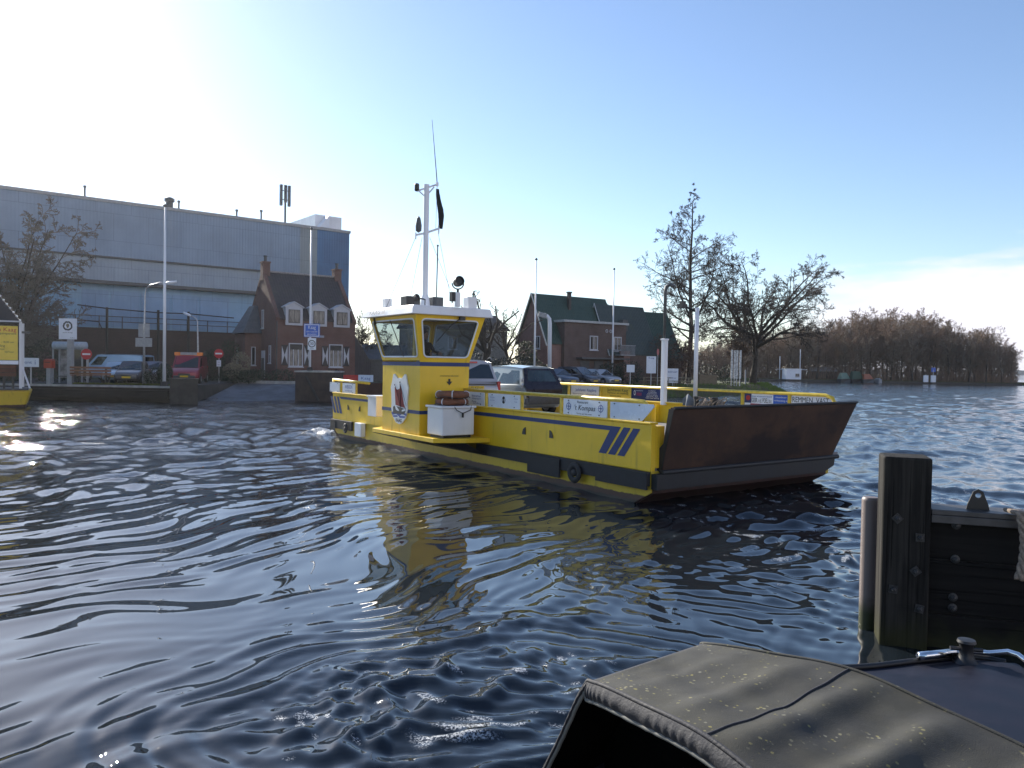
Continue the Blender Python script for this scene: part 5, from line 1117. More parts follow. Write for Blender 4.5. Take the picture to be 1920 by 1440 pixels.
MB().box(X(.955), X(.945), -.16, .16, 1.66, 1.71).build('brake_light', M['tail'], t)
MB().box(X(1.0) - .012, X(.99), -.75, .75, 1.02, 1.05).build('tailgate_trim', M['dark_grey'], t)
t, X, B, T = car('hatchback_car', 'small greenish silver hatchback on the ferry deck with a dark tailgate', 'mpv', fw(-9.3 - 2.0, 4.55, DZ), FA + math.pi, car_paint('greenish_silver_paint', (.34, .36, .33)), 'cars on the ferry deck', glass_m='car_glass_green', side_glass=2, plate=.52, tails=False)
tg = MB()
def tgp(s, q, o=.012):
    p = B[1].lerp(B[2], s).lerp(T[1].lerp(T[2], s), q); n_ = (T[1] - B[1]).cross(B[2] - B[1]).normalized(); return p + n_ * o
tg.poly([tgp(.0, -.02, .014), tgp(1, -.02, .014), tgp(.98, .99, .014), tgp(.02, .99, .014)])
xb = X(1.0) - .028
tg.poly([(xb, -.70, .60), (xb, .70, .60), (xb, .73, .86), (xb, -.73, .86)][::-1]); tg.poly([(xb, -.73, .86), (xb, .73, .86), (B[1].x - .03, .76, 1.01), (B[1].x - .03, -.76, 1.01)][::-1]); tg.build('dark_tailgate', mat('aubergine_tailgate', (.022, .018, .028), .2, .1, var=.3), t)
MB().add([tgp(.10, .22, .02), tgp(.90, .22, .02), tgp(.86, .86, .02), tgp(.14, .86, .02)], [(0, 1, 2, 3)]).build('rear_glass', M['car_glass_green'], t)
for sg in (-1, 1):
    for z in (1.16, .98): MB().ball((X(.965), sg * .755, z), .085, 10, (.6, .5, .95)).build('lamp_cluster', M['head'], t, True)
MB().box(xb - .02, xb, -.62, .62, .46, .66).build('tow_bumper', M['dark_grey'], t)
PARK = 'cars parked on the right bank'
def parked(lab, kind, px, d, rz, c, **k): return car('parked_car', lab, kind, (xat(px, d), d, 1.01), rz, car_paint('paint', c), k.pop('group', PARK), **k)
parked('dark blue saloon parked nearest the lamp post, right of the small hatchback', 'sedan', 1041, 63, R(-52), (.03, .045, .08))
parked('dark estate car in the middle of the parked row', 'mpv', 1083, 66, R(-46), (.022, .026, .045))
parked('silver car parked at the right end of the row', 'sedan', 1122, 69, R(-50), (.36, .38, .42))
parked('green car roof just behind the silver parked car', 'hatch', 1128, 74, R(-50), (.06, .26, .07))
parked('pale car half hidden behind the silver estate on the ferry', 'sedan', 938, 64, R(-40), (.40, .44, .46))
LP = 'vehicles parked behind the left quay'
car('delivery_van', 'light blue delivery van parked in front of the hall', 'van', (xat(212, 56), 56.5, 1.01), R(176), car_paint('paint', (.28, .42, .60)), LP, 'van')
parked('pale blue car parked in front of the light blue van', 'sedan', 222, 53.4, R(-68), (.40, .52, .62), group=LP)
parked('dark small car with a bright windscreen next to the pale blue car', 'hatch', 249, 51.5, R(-76), (.06, .06, .07), group=LP, glass_m='car_glass_green')
parked('grey car partly hidden behind the lamp post', 'hatch', 286, 55.5, R(-80), (.16, .16, .20), group=LP)
t, X, B, T = car('tow_truck', 'red van with a long amber warning light bar on its roof', 'van', (xat(345, 54), 55, 1.01), R(-76), car_paint('paint', (.26, .012, .028)), LP, 'van')
lb = MB().box(.35, .65, -.55, .55, 1.98, 2.16).build('light_bar', M['grey_paint'], t, bevel=.02)
for sg in (-1, 1): MB().box(.32, .68, sg * .74 - .19, sg * .74 + .19, 1.975, 2.17).build('amber_lamp', M['amber'], t, bevel=.03)
MB().box(.30, .70, -.9, .9, 1.93, 1.974).build('bar_base', M['amber'], t)
# ---------------------------------------------------------------- poles, lamps, signs
def flagpole(label, px, d, ytop, z0=1.0, r=.07):
    zt = zat(px, ytop, d); t = thing('flagpole', label, 'flagpole', (xat(px, d), d, z0), 0, 'white flagpoles')
    MB().tube([(0, 0, 0), (0, 0, (zt - z0) * .45), (0, 0, zt - z0)], [r, r * .85, r * .5], 10).build('pole', M['pole_white'], t, True)
    MB().lathe([(r * .6, 0), (r * 1.3, .05), (r * 1.2, .12), (.01, .2)], (0, 0, zt - z0), n=10).build('finial', M['dark_grey'], t, True)
    MB().lathe([(r * 2.4, 0), (r * 2.2, .25), (r * 1.1, .3)], (0, 0, 0), n=12).build('base', M['concrete'], t); return t
flagpole('tall white flagpole beside the concrete dolphin on the left quay', 308, 47.3, 388, r=.10)
fp = flagpole('white flagpole in front of the brick house carrying the blue place name sign', 581, 52.2, 431, 2.0, r=.08)
flagpole('white flagpole rising in front of the nearest green roof', 1002, 62, 488, r=.09)
flagpole('white flagpole standing right of the parked cars', 1148, 72, 506, r=.09)
# Kaag place-name sign and the zone sign below it on that pole
fz = lambda py, d=52: zat(582, py, d)
def plate_sign(name, label, cat, px0, px1, py0, py1, d, m, rows, post=True, rz=0, border=None, z0=1.0, th=.03, group=None, px=None):
    pxm = (px0 + px1) / 2; x0, x1 = xat(px0, d), xat(px1, d); zt, zb = zat(pxm, py0, d), zat(pxm, py1, d); cx = (x0 + x1) / 2; w2 = (x1 - x0) / 2
    t = thing(name, label, cat, (cx, d, z0 if post else zb), rz, group); oz = z0 if post else zb
    if post: q = (xat(px, d) - cx) if px else 0; MB().tube([(q, .06, 0), (q, .06, zt - oz - .05)], .045, 8).build('post', M['steel'], t)
    p = MB().box(-w2, w2, 0, th, zb - oz, zt - oz).build('plate', M[m], t)
    if border: b = .05 * min(1, w2); MB().box(-w2 + .04, w2 - .04, -.004, -.001, zb - oz + .04, zb - oz + .09).box(-w2 + .04, w2 - .04, -.004, -.001, zt - oz - .09, zt - oz - .04).box(-w2 + .04, -w2 + .09, -.004, -.001, zb - oz + .09, zt - oz - .09).box(w2 - .09, w2 - .04, -.004, -.001, zb - oz + .09, zt - oz - .09).build('border', M[border], p)
    by = {}
    for (s, cx_, cz, size, ink, wdt) in rows: by.setdefault(ink, MB()).text(s, (-w2 + 2 * w2 * cx_, -.007, zb - oz + (zt - zb) * cz), (1, 0, 0), (0, 0, 1), size, width=wdt)
    for ink, mb in by.items(): mb.build('lettering', M[ink], p)
    return t, w2, zb - oz, zt - oz, p
plate_sign('place_name_sign', 'blue place name sign reading Kaag on the flagpole by the brick house', 'sign', 569, 599, 607, 632, 52, 'board_blue', [('Kaag', .5, .72, .34, 'ink_white', .5), ('GEM. KAAG EN', .5, .40, .13, 'ink_white', .72), ('BRAASSEM', .5, .2, .13, 'ink_white', .6)], post=False, border='ink_white')
t, w2, zb, zt, p = plate_sign('speed_zone_sign', 'white speed zone sign below the blue place name sign', 'sign', 576.5, 592, 634, 656, 52, 'board_white', [('30', .5, .52, .26, 'ink', .24), ('zone', .5, .12, .10, 'ink', .25)], post=False)
MB().torus((0, -.004, (zb + zt) / 2 + .02), .22, .03, Matrix.Rotation(R(90), 3, 'X') @ Matrix.Diagonal((1, 1, .2)), 24, 6).build('ring_mark', M['dark_grey'], p)
plate_sign('street_name_plate', 'small grey street plate just right of the blue place name sign', 'sign', 592, 607, 629, 633, 52.2, 'grey_paint', [], post=False)
def no_entry(label, px, py, d, ypost, plate=None):
    zc = zat(px, py, d); t = thing('no_entry_sign', label, 'road sign', (xat(px, d), d, 1.0), 0, 'no entry signs'); rot = Matrix.Rotation(R(90), 3, 'X')
    MB().tube([(0, .06, 0), (0, .06, zc - 1 + .3)], .04, 8).build('post', M['steel'], t)
    p = MB().lathe([(.34, -.015), (.34, .015)], (0, 0, zc - 1), rot, 28).build('disc', mat('sign_red', (.46, .015, .03), .35, var=.1), t)
    MB().box(-.25, .25, -.024, -.018, zc - 1 - .055, zc - 1 + .055).build('bar', M['ink_white'], p)
    if plate: q = MB().box(-.16, .16, .0, .03, zc - 1 - .95, zc - 1 - .48).build('under_plate', M['board_white'], t); MB().text('fiets', (0, -.006, zc - 1.62), (1, 0, 0), (0, 0, 1), .1).text('bus', (0, -.006, zc - 1.80), (1, 0, 0), (0, 0, 1), .1).build('lettering', M['ink'], q)
no_entry('round red no entry sign above the wooden bench on the left quay', 162, 664, 48.6, 700); no_entry('round red no entry sign with a small white plate near the brick house', 410, 663, 56.8, 705, True)
def street_lamp(label, px, d, pts, head, z0=1.0):
    t = thing('street_lamp', label, 'street lamp', (xat(px, d), d, z0), 0, 'street lamps'); O = Vector((xat(px, d), d, z0))
    q = [at(a, b, d) - O for a, b in pts]; MB().tube([(0, 0, 0), (0, 0, q[0].z * .5)] + q, [.09, .07] + [.045] * len(q), 8).build('post', M['steel'], t, True)
    a, b = (at(*h, d) - O for h in head); MB().tube([a, a.lerp(b, .3), b], [.05, .10, .07], 8).build('lamp_head', M['board_white'], t, True); return t, O
t, O = street_lamp('street lamp with a long swan neck, grey boards mounted on its post', 270, 50, [(272, 553), (274, 541), (281, 535), (300, 530), (312, 531)], [(310, 531), (331, 528)])
for (a, b, c, d_) in ((260, 269, 607, 632), (271.5, 281, 607, 632), (254.5, 285.5, 634, 650)):
    p0, p1 = at(a, d_, 49.85) - O, at(b, c, 49.85) - O; MB().box(p0.x, p1.x, -.2, -.16, p0.z, p1.z).build('board', M['grey_paint'], t)
street_lamp('shorter street lamp with its head pointing left, right of the red van', 371, 57.5, [(370.5, 603), (368, 598), (358, 592)], [(358, 592), (344, 586)])
t = thing('floodlight_post', 'white bent post with a floodlight head behind the small hatchback', 'lamp post', (xat(1031, 58), 58, 1.0)); O = t.location.copy()
q = [at(a, b, 58) - O for a, b in ((1031, 606), (1030, 598), (1026, 593), (1020, 590))]; MB().tube([(0, 0, 0)] + q, .15, 10).build('post', M['pole_white'], t, True)
q = at(1017, 591, 58) - O; MB().obox(q, (.62, .4, .36), Matrix.Rotation(R(15), 3, 'Y')).build('lamp_head', M['grey_paint'], t, bevel=.03)
# white notice on a thick post, with an emblem
t, w2, zb, zt, p = plate_sign('notice_board', 'square white notice board with a dark wreath emblem on a thick grey post', 'sign', 110, 143.5, 597, 636, 48, 'board_white', [('pont Kaag', .5, .32, .10, 'ink', .6), ('welkom', .78, .07, .09, 'ink', .35)], post=False)
MB().box(-.06, .24, .035, .30, 1.0 - t.location.z, -.0).build('post', M['grey_paint'], t)
wr = MB(); rr_ = random.Random(3); cz = zb + (zt - zb) * .64
for k in range(26): a = k * 2 * math.pi / 26; wr.lathe([(.055, 0), (.05, .006)], (.25 * math.cos(a) * rr_.uniform(.9, 1.08), -.004, cz + .25 * math.sin(a) * rr_.uniform(.9, 1.08)), Matrix.Rotation(R(90), 3, 'X'), 7)
wr.build('wreath', M['dark_grey'], p); MB().ball((0, -.004, cz + .03), .10, 10, (1, .05, 1.1)).box(-.05, .05, -.009, -.003, cz - .12, cz - .03).build('emblem', mat('dull_gold', (.22, .19, .12), .6), p)
plate_sign('info_sign', 'white sign with a dark blue symbol beside the yellow moored boat', 'sign', 43, 72.5, 671, 688, 47.6, 'board_white', [('pont', .25, .5, .25, 'ink_blue', .6), ('i', .78, .5, .4, 'ink_blue', None)], px=57)
t = thing('letter_box', 'red letter box on a grey pillar near the quay edge', 'letter box', (xat(93, 48.2), 48.2, 1.0)); z = zat(93, 683, 48.2) - 1
MB().box(-.13, .13, -.13, .13, 0, z - .24).build('pillar', M['grey_paint'], t); MB().box(-.26, .24, -.2, .2, z - .24, z + .26).prism([(-.26, -.2, z + .263), (.24, -.2, z + .263), (.24, 0, z + .34), (-.26, 0, z + .34)], (0, .2, 0)).build('box', mat('post_red', (.40, .05, .02), .4), t, bevel=.02); MB().box(-.18, .16, -.21, -.2, z + .1, z + .15).build('slot', M['black_paint'], t)
# shelter with a round-topped roof
t = thing('waiting_shelter', 'glazed waiting shelter with a barrel roof behind the notice board', 'shelter', (xat(131, 50), 50, 1.0)); zr = zat(131, 648, 50) - 1
w2 = (xat(161, 50) - xat(101, 50)) / 2
MB().tube([(-w2, 0, zr), (w2, 0, zr)], .26, 14).build('roof', mat('frosted_roof', (.40, .45, .50), .4, var=.2), t, True)
for x in (-w2 + .1, w2 - .1): MB().box(x - .04, x + .04, -.3, -.22, 0, zr - .2).box(x - .04, x + .04, .4, .48, 0, zr - .2).build('post', M['grey_paint'], t)
MB().box(-w2 + .16, -w2 + .95, .42, .45, .35, zr - .25).build('poster', mat('faded_poster', (.20, .19, .20), .4, var=.6, scale=2.2, col2=(.35, .33, .33)), t)
MB().box(-w2 + 1.0, w2 - .15, .42, .44, .35, zr - .25).build('back_pane', M['glass'], t); MB().box(-w2 + .2, w2 - .2, .1, .4, .42, .47).build('seat', M['dark_grey'], t)
# benches
def bench(label, px0, px1, py0, d, z0, h=None):
    x0, x1 = xat(px0, d), xat(px1, d); cx = (x0 + x1) / 2; w2 = (x1 - x0) / 2; t = thing('bench', label, 'bench', (cx, d, z0), 0, 'benches'); zt = zat(cx * 0 + (px0 + px1) / 2, py0, d) - z0
    wd = wood('bench_plank', (.20, .10, .06), (.28, .15, .09), 0, .7, .6)
    m = MB()
    for k in range(3): m.box(-w2, w2, -.02, .025, zt - .14 - k * .19, zt - k * .19 - .015)
    m.build('backrest', wd, t); m = MB()
    for k in range(3): m.box(-w2, w2, .05 + k * .15, .18 + k * .15, zt - .60, zt - .56)
    m.build('seat', wd, t)
    for x in (-w2 * .75, w2 * .75):
        MB().box(x - .05, x + .05, .0, .08, 0, zt - .1).build('leg', M['black_paint'], t); MB().box(x - .05, x + .05, .38, .46, 0, zt - .6).build('leg', M['black_paint'], t)
        MB().box(x - .04, x + .04, .08, .44, zt - .66, zt - .61).build('seat_bracket', M['black_paint'], t)
bench('long wooden bench with a brown slatted back on the left quay', 131, 208, 687, 47.9, 1.02)
# information panel, tables, marine gauge on the right bank
plate_sign('information_panel', 'tall white information panel with a map on the right bank', 'sign', 1212, 1230, 668, 700, 70, 'board_white', [('Kaag', .5, .9, .2, 'ink_blue', .5)], px=1221)
plate_sign('notice_plate', 'pale square notice fixed in front of the dark hedge', 'sign', 1175, 1190, 684, 698, 68, 'board_white', [], px=1182); plate_sign('poster_board', 'white and blue poster board left of the tall alder trunk', 'sign', 1251, 1272, 691, 718, 72, 'board_white', [('RONDVAART', .5, .75, .22, 'ink_blue', .85), ('13.00 uur', .5, .35, .2, 'ink_blue', .7)], px=1262)
no_t = thing('warning_sign', 'small red edged round sign above the information panel', 'road sign', (xat(1233, 71), 71, 1)); zc = zat(1233, 660, 71) - 1
MB().tube([(0, .05, 0), (0, .05, zc)], .035, 6).build('post', M['steel'], no_t); dsc = MB().lathe([(.3, -.012), (.3, .012)], (0, 0, zc), Matrix.Rotation(R(90), 3, 'X') @ Matrix.Rotation(R(60), 3, 'Y'), 20).build('disc', mat('faded_red', (.45, .12, .12), .5), no_t)
TB = 'picnic tables on the right bank'; tb0 = None
wd = wood('table_plank', (.28, .24, .17), (.40, .35, .26), 0, .8, .6)
for k, (px, lab) in enumerate(((1196, 'grey picnic table at the left end of the row on the bank'), (1222, 'picnic table in front of the information panel'), (1242, 'picnic table beside the white ferry post'), (1279, 'picnic table just left of the alder trunk'))):
    loc = (xat(px, 72.5), 72.5, 1.0)
    if tb0: copy_thing(tb0, loc, R(-20), lab); continue
    tb0 = thing('picnic_table', lab, 'table', loc, R(-20), TB); m = MB()
    for j in range(5): m.box(-.9, .9, -.36 + j * .15, -.23 + j * .15, .72, .76)
    m.build('table_top', wd, tb0)
    for sg in (-1, 1):
        MB().box(-.9, .9, sg * .72 - .13, sg * .72 + .13, .42, .46).build('seat', wd, tb0)
        x = sg * .6; MB().prism([(x, -.72, 0), (x, -.62, 0), (x, -.18, .72), (x, -.28, .72)], (.05, 0, 0)).prism([(x, .62, 0), (x, .72, 0), (x, .28, .72), (x, .18, .72)], (.05, 0, 0)).box(x, x + .05, -.75, .75, .36, .42).build('leg', wd, tb0)
t = thing('tide_gauge', 'rack of tall pale vertical gauge boards on the grass by the water', 'gauge', (xat(1382, 80), 80, .9)); zt = zat(1382, 656, 80) - .9; zb = zat(1382, 712, 80) - .9
for k, px in enumerate((1372, 1377.5, 1382, 1388)):
    x = xat(px, 80) - xat(1382, 80); m = MB().box(x - .10, x + .10, -.03, .03, zb + .1, zt - (.0, .05, .02, .03)[k]).build('gauge_board', mat('speckled_white', (.62, .62, .6), .6, var=.5, scale=7), t); MB().tube([(x, .08, 0), (x, .08, zb + .6)], .05, 6).build('post', M['steel'], t)
x = xat(1398, 80) - xat(1382, 80); MB().box(x - .07, x + .07, -.03, .03, .2, zt * .45).build('short_board', M['grey_paint'], t)
t = thing('wooden_bin', 'low tan box on the grass in front of the dark hedge', 'box', (xat(1327, 79), 79, 1)); MB().box(-.9, .9, -.3, .3, 0, .95).build('box', mat('tan_board', (.22, .17, .11), .8), t, bevel=.03); MB().box(-.95, .95, -.35, .35, .953, 1.02).build('lid', mat('tan_lid', (.24, .19, .13), .8), t)
# ---------------------------------------------------------------- hedges, bushes
bush('hedge', 'dark clipped hedge behind the parked cars', px_loc(1168, 71), [(-1.2, 0, 1, 1.3, .9, 1.1), (.6, 0, 1.1, 1.4, .9, 1.2)], 900, .09, 'leaf_dark', 1, 'hedge')
bush('hedge', 'dark squared hedge between the alder and the broad tree', px_loc(1352, 88), [(-1.5, 0, 1, 1.5, .9, 1.2), (1, 0, 1, 1.5, .9, 1.2)], 900, .09, 'leaf_dark', 2, 'hedge')
bush('conifer_bush', 'dark evergreen bushes below the nearest green roofed gable', px_loc(968, 66), [(-1, 0, 1.1, 1.3, 1, 1.3), (.9, 0, 1.3, 1.2, 1, 1.5), (-2.6, 1, .9, 1.2, 1, 1.1)], 900, .10, 'leaf_dark', 3)
bush('climbing_shrub', 'olive leaved shrub climbing beside the gable wall', px_loc(990, 69), [(-.2, 0, 2.6, 1.1, .8, 1.3), (.4, 0, 1.2, 1.1, .8, 1.2), (1.6, -.3, .9, .9, .7, .9)], 900, .09, 'leaf_olive', 4)
bush('plume_grass', 'pale feathery shrub with a dark green base by the brick house corner', px_loc(452, 57.2), [(0, 0, 1.4, .75, .6, .95), (-.5, -.2, .9, .8, .6, .6)], 900, .06, 'leaf_pale', 5)
bush('garden_bush', 'dark green rounded bush below the pale feathery shrub', px_loc(447, 56.8), [(-.4, 0, .5, 1.1, .7, .55), (.8, 0, .5, .9, .7, .5)], 1000, .06, 'leaf_dark', 6)
bush('garden_hedge', 'low dark garden hedge under the front windows of the brick house', px_loc(540, 57.6), [(-2.2, -.3, .5, 1.0, .6, .6), (-.6, .4, .5, 1.1, .6, .6), (1.2, 1.4, .5, 1.1, .6, .6), (2.8, 2.3, .5, 1.1, .6, .6)], 700, .07, 'leaf_dark', 7, 'hedge')
bush('garden_bush', 'dark bush with glints right of the lamp post on the left quay', px_loc(292, 49.5), [(0, 0, .55, .75, .6, .6), (.5, .2, .8, .5, .5, .6)], 1100, .05, 'leaf_dark', 8)
bush('dark_bush', 'dark ivy mass between the left tree and the shelter', px_loc(70, 52), [(-2, 0, 1.3, 1.8, 1, 1.6), (0.5, .5, 1.4, 1.6, 1, 1.6), (-4, 1, 1.8, 2, 1, 2)], 900, .10, 'leaf_dark', 9)
bush('reddish_shrub', 'reddish bare shrub covering the rightmost green roofed house', px_loc(1222, 77), [(-1.5, 0, 2, 1.8, 1, 2.0), (1, 0, 2.4, 1.8, 1, 2.4), (3.2, .5, 1.6, 1.6, 1, 1.7)], 800, .09, 'leaf_brown', 10)
bush('reddish_shrub', 'reddish bare shrub low behind the alder trunk', px_loc(1300, 92), [(-2, 0, 1.4, 2, 1, 1.6), (1, 0, 1.8, 2, 1, 2)], 800, .10, 'leaf_brown', 11)
bush('dark_bush', 'dark mass of shrubs between the brick house and the wheelhouse', px_loc(700, 70), [(-1, 0, 1.2, 1.6, 1, 1.4), (2, 0, 1.4, 2, 1, 1.6), (5.5, 0, 1.6, 2.4, 1, 1.8), (9, 0, 1.4, 2.4, 1, 1.6)], 700, .11, 'leaf_dark', 12)
bush('conifer_tree', 'small dark conifer top showing above the first green roof', (xat(1129, 90), 90, 1), [(0, 0, 7.3, .9, .9, 2.1), (0, 0, 4, 1.4, 1.4, 2.5)], 1200, .10, 'leaf_dark', 13, 'tree')
bush('ivy_bush', 'dark evergreen clump against the hall beside the brick house', px_loc(432, 63), [(0, 0, 1.6, 1.0, 1, 1.8), (-1.5, 0, 1.2, 1.0, 1, 1.4)], 800, .10, 'leaf_dark', 14)
rg_ = random.Random(21); gm = MB()
for k in range(4200):
    a = rg_.random(); i = min(int(a * 3), 2); f = a * 3 - i; p0, p1 = Vector(shore[i + 1]), Vector(shore[i + 2]); q0, q1 = Vector(inland[i + 5]), Vector(inland[i + 6]); s_ = rg_.random() * 1.3
    p = p0.lerp(p1, f).lerp(q0.lerp(q1, f), s_); z = min(1.0, -.25 + 1.25 * s_); hh = rg_.uniform(.08, .28)
    gm.add([(p.x - .03, p.y, z), (p.x + .03, p.y, z), (p.x + rg_.gauss(0, .08), p.y + rg_.gauss(0, .05), z + hh)], [(0, 1, 2)])
o = gm.build('grass', mat('bank_grass', (.10, .16, .03), .8, var=.4)); o['kind'] = 'stuff'; o['label'] = 'short green grass along the right bank'
mossq = MB()
for k in range(900): x = rg_.uniform(-27, -20.8); mossq.add([(x - .04, 47.5, 1.02), (x + .04, 47.5, 1.02), (x + rg_.gauss(0, .05), 47.5, 1.1 + rg_.random() * .08)], [(0, 1, 2)])
o = mossq.build('moss', mat('yellow_moss', (.20, .22, .03), .9, var=.3)); o['kind'] = 'stuff'; o['label'] = 'yellowish grass and moss along the quay coping'
# ---------------------------------------------------------------- yellow boat with a roof at the far left
bx = xat(58, 40.5); yb = thing('ferry_boat', 'yellow hulled moored boat with a dark roof and a yellow notice, at the left edge', 'boat', (bx, 40.5, 0), R(30))
MB().hexa([(-12, 0, -.3), (-.35, .1, -.3), (-.35, 2.6, -.3), (-12, 3, -.3)], [(-12, -.3, .92), (0, -.15, .92), (0, 2.9, .92), (-12, 3.2, .92)]).build('hull', hull_mat(), yb, bevel=.12, seg=3)
MB().box(-12, -.1, -.25, 2.9, .923, 1.0).build('deck', M['dark_grey'], yb)
Z = lambda py: zat(20, py, 40.5); Xp = lambda px: xat(px, 40.4) - bx
for q in (MB().box(Xp(37), Xp(41.5), -.05, .12, 1.0, Z(603)), MB().box(-9, -8.85, -.05, .12, 1.0, Z(603)), MB().box(Xp(37), Xp(41.5), 2.5, 2.67, 1, Z(603)), MB().tube([(Xp(44), .03, 1.6), (Xp(44), .03, Z(612))], .02, 5), MB().tube([(Xp(41), .03, 2.2), (Xp(54), .05, 1.0)], .05, 6)): q.build('roof_post', M['pole_white'], yb)
rf = MB().hexa([(-9.4, -.3, Z(603)), (Xp(39), -.3, Z(603)), (Xp(39), 3, Z(603)), (-9.4, 3, Z(603))], [(-7.5, .9, Z(603) + 2.3), (Xp(-20), .9, Z(603) + 2.3), (Xp(-20), 1.8, Z(603) + 2.3), (-7.5, 1.8, Z(603) + 2.3)]).build('roof', mat('dark_slate', (.025, .024, .028), .7, var=.3, scale=3), yb)
MB().box(-9.4, Xp(39), -.34, -.30, Z(603) - .06, Z(603) + .02).build('gutter', M['win_frame'], rf)
m = MB()
for k in range(12): f = k / 11; m.ball(Vector((Xp(39), -.3, Z(603))).lerp(Vector((Xp(-20), .9, Z(603) + 2.3)), f) + Vector((0, -.05, .05)), .055, 8)
m.build('bulb_string', M['ink_white'], rf)
sg_ = MB().box(-4, Xp(35), -.12, -.06, Z(675), Z(612)).build('notice', M['board_yellow'], yb)
tx = MB(); tx.text('Jachthaven Kaag', (Xp(33), -.125, Z(619)), (1, 0, 0), (0, 0, 1), .30, 'RIGHT').build('lettering', M['ink_red'], sg_)
tx = MB()
for (s, py, h) in (('Scheepsreparatie', 626, .16), ('ligplaatsen', 635, .17), ('06 - 18.00 uur', 642, .13), ('stalling', 649, .16), ('zomer en winter', 655, .13), ('verhuur', 660, .13), ('zo. tot 17.00', 668, .13)): tx.text(s, (Xp(33) - (0 if py < 630 else .1 + .4 * (py % 3)), -.125, Z(py)), (1, 0, 0), (0, 0, 1), h, 'RIGHT')
tx.build('lettering', M['ink'], sg_)
MB().box(-4, Xp(36), -.1, -.05, Z(683), Z(676)).build('banner', M['board_white'], yb)
m = MB()
for k in range(3): m.box(-4, Xp(33), -.28, -.24, Z(705) + k * .2, Z(705) + .17 + k * .2)
m.build('bench_back', wood('red_brown_plank', (.13, .06, .04), (.18, .09, .06), 0), yb)
for x in (-3, Xp(14), Xp(28)): MB().box(x - .05, x + .05, -.26, -.2, 1.0, Z(690)).build('leg', M['black_paint'], yb)
MB().box(Xp(41), Xp(55), -.05, .1, Z(625), Z(621)).build('lamp_arm', M['dark_grey'], yb)
# ---------------------------------------------------------------- far shore odds and ends
fd = lambda px: 188.5 - (px - 1430) * .018
fl_ = thing('far_landing', 'low dark timber edge along the far wooded shore', 'jetty', (0, 0, 0)); m = MB()
m.hexa([(xat(1425, 186), 186.5, -.5), (xat(1920, 178), 178.5, -.5), (xat(1920, 178), 180, -.5), (xat(1425, 186), 188, -.5)], [(xat(1425, 186), 186.5, .5), (xat(1920, 178), 178.5, .45), (xat(1920, 178), 180, .45), (xat(1425, 186), 188, .5)]); m.build('edge_boards', M['black_paint'], fl_)
def far_boat(name, label, px0, px1, ytop, hullm, coverm, d=None):
    d = d or fd((px0 + px1) / 2) - 4.5; x0, x1 = xat(px0, d), xat(px1, d); t = thing(name, label, 'boat', ((x0 + x1) / 2, d, 0), 0, 'boats along the far shore'); l = (x1 - x0) / 2; zt = zat(px0, ytop, d)
    MB().hexa([(-l * .85, 0, -.2), (l * .7, 0, -.2), (l * .7, 2, -.2), (-l * .85, 2, -.2)], [(-l, -.3, .8), (l, .6, .9), (l, 1.4, .9), (-l, 2.3, .8)]).build('hull', M[hullm], t)
    MB().hexa([(-l * .95, -.2, .82), (l * .85, .5, .9), (l * .85, 1.5, .9), (-l * .95, 2.2, .82)], [(-l * .7, .4, zt), (l * .3, .8, zt), (l * .3, 1.2, zt), (-l * .7, 1.6, zt)]).build('cover', coverm, t)
gc = mat('green_boat_cover', (.015, .06, .035), .6, var=.3)
t = thing('houseboat', 'white houseboat on the far shore', 'boat', (xat(1483, 186), 184, 0)); l = xat(1497, 184) - xat(1469, 184)
MB().box(-l / 2, l / 2, 0, 3, -.3, .5).build('hull', M['black_paint'], t); MB().box(-l / 2, l / 2, .02, 2.9, .5, zat(1483, 692, 184)).build('cabin', M['board_white'], t); MB().box(-l / 2 - .1, l / 2 + .1, -.05, 3, zat(1483, 692, 184), zat(1483, 692, 184) + .12).build('roof', M['white'], t); window(t, (l * .1, .02, 1.1), (1, 0, 0), 1, .8)
far_boat('covered_boat', 'boat under a pale green cover, left of the two green covers on the far shore', 1577, 1598, 699, 'dark_grey', mat('pale_green_cover', (.13, .22, .18), .5)); far_boat('covered_boat', 'boat under a dark green cover on the far shore', 1598, 1624, 696, 'black_paint', gc)
far_boat('orange_topped_boat', 'small white boat with an orange canopy on the far shore', 1619, 1642, 701, 'dark_grey', mat('orange_canopy', (.3, .10, .05), .5)); far_boat('rowing_boat', 'tiny pale rowing boat on the far shore', 1648, 1656, 709, 'grey_paint', M['grey_paint'])
for px, lab, m_ in ((1737, 'small white box on the far shore', 'board_white'), (1751, 'white and blue marker on the far shore', 'board_white')):
    t = thing('shore_marker', lab, 'marker', (xat(px, fd(px) - 2), fd(px) - 2, .4)); MB().box(-.55, .55, 0, .3, 0, 1.6).build('box', M[m_], t); MB().tube([(0, .15, 1.6), (0, .15, 2.9 if px == 1751 else 1.8)], .08, 6).build('pole', M['steel'], t)
    if px == 1751: MB().box(-.5, .5, .1, .2, 2.4, 3.4).build('blue_panel', M['board_blue'], t)
for px, yt, lab in ((1500, 655, 'tall thin pale mast behind the white houseboat'), (1462, 668, 'short pale mast left of the white houseboat')):
    d = 188; t = thing('boat_mast', lab, 'mast', (xat(px, d), d, .5), 0, 'masts on the far shore'); MB().tube([(0, 0, 0), (0, 0, zat(px, yt, d) - .5)], .10, 6).build('pole', M['pole_white'], t); MB().tube([(-.6, 0, 2.4), (1.8, 0, 2.3)], .06, 5).build('boom', M['pole_white'], t)
t = thing('boat_house', 'low dark boathouse between the far trees', 'hut', (xat(1545, 191), 191, .5)); MB().box(-3, 3, 0, 3, 0, 2).build('wall', M['black_paint'], t); MB().prism([(-3.3, -.3, 2), (3.3, -.3, 2), (3.3, 1.5, 3), (-3.3, 1.5, 3)], (0, 0, .15)).build('roof', M['grey_paint'], t)
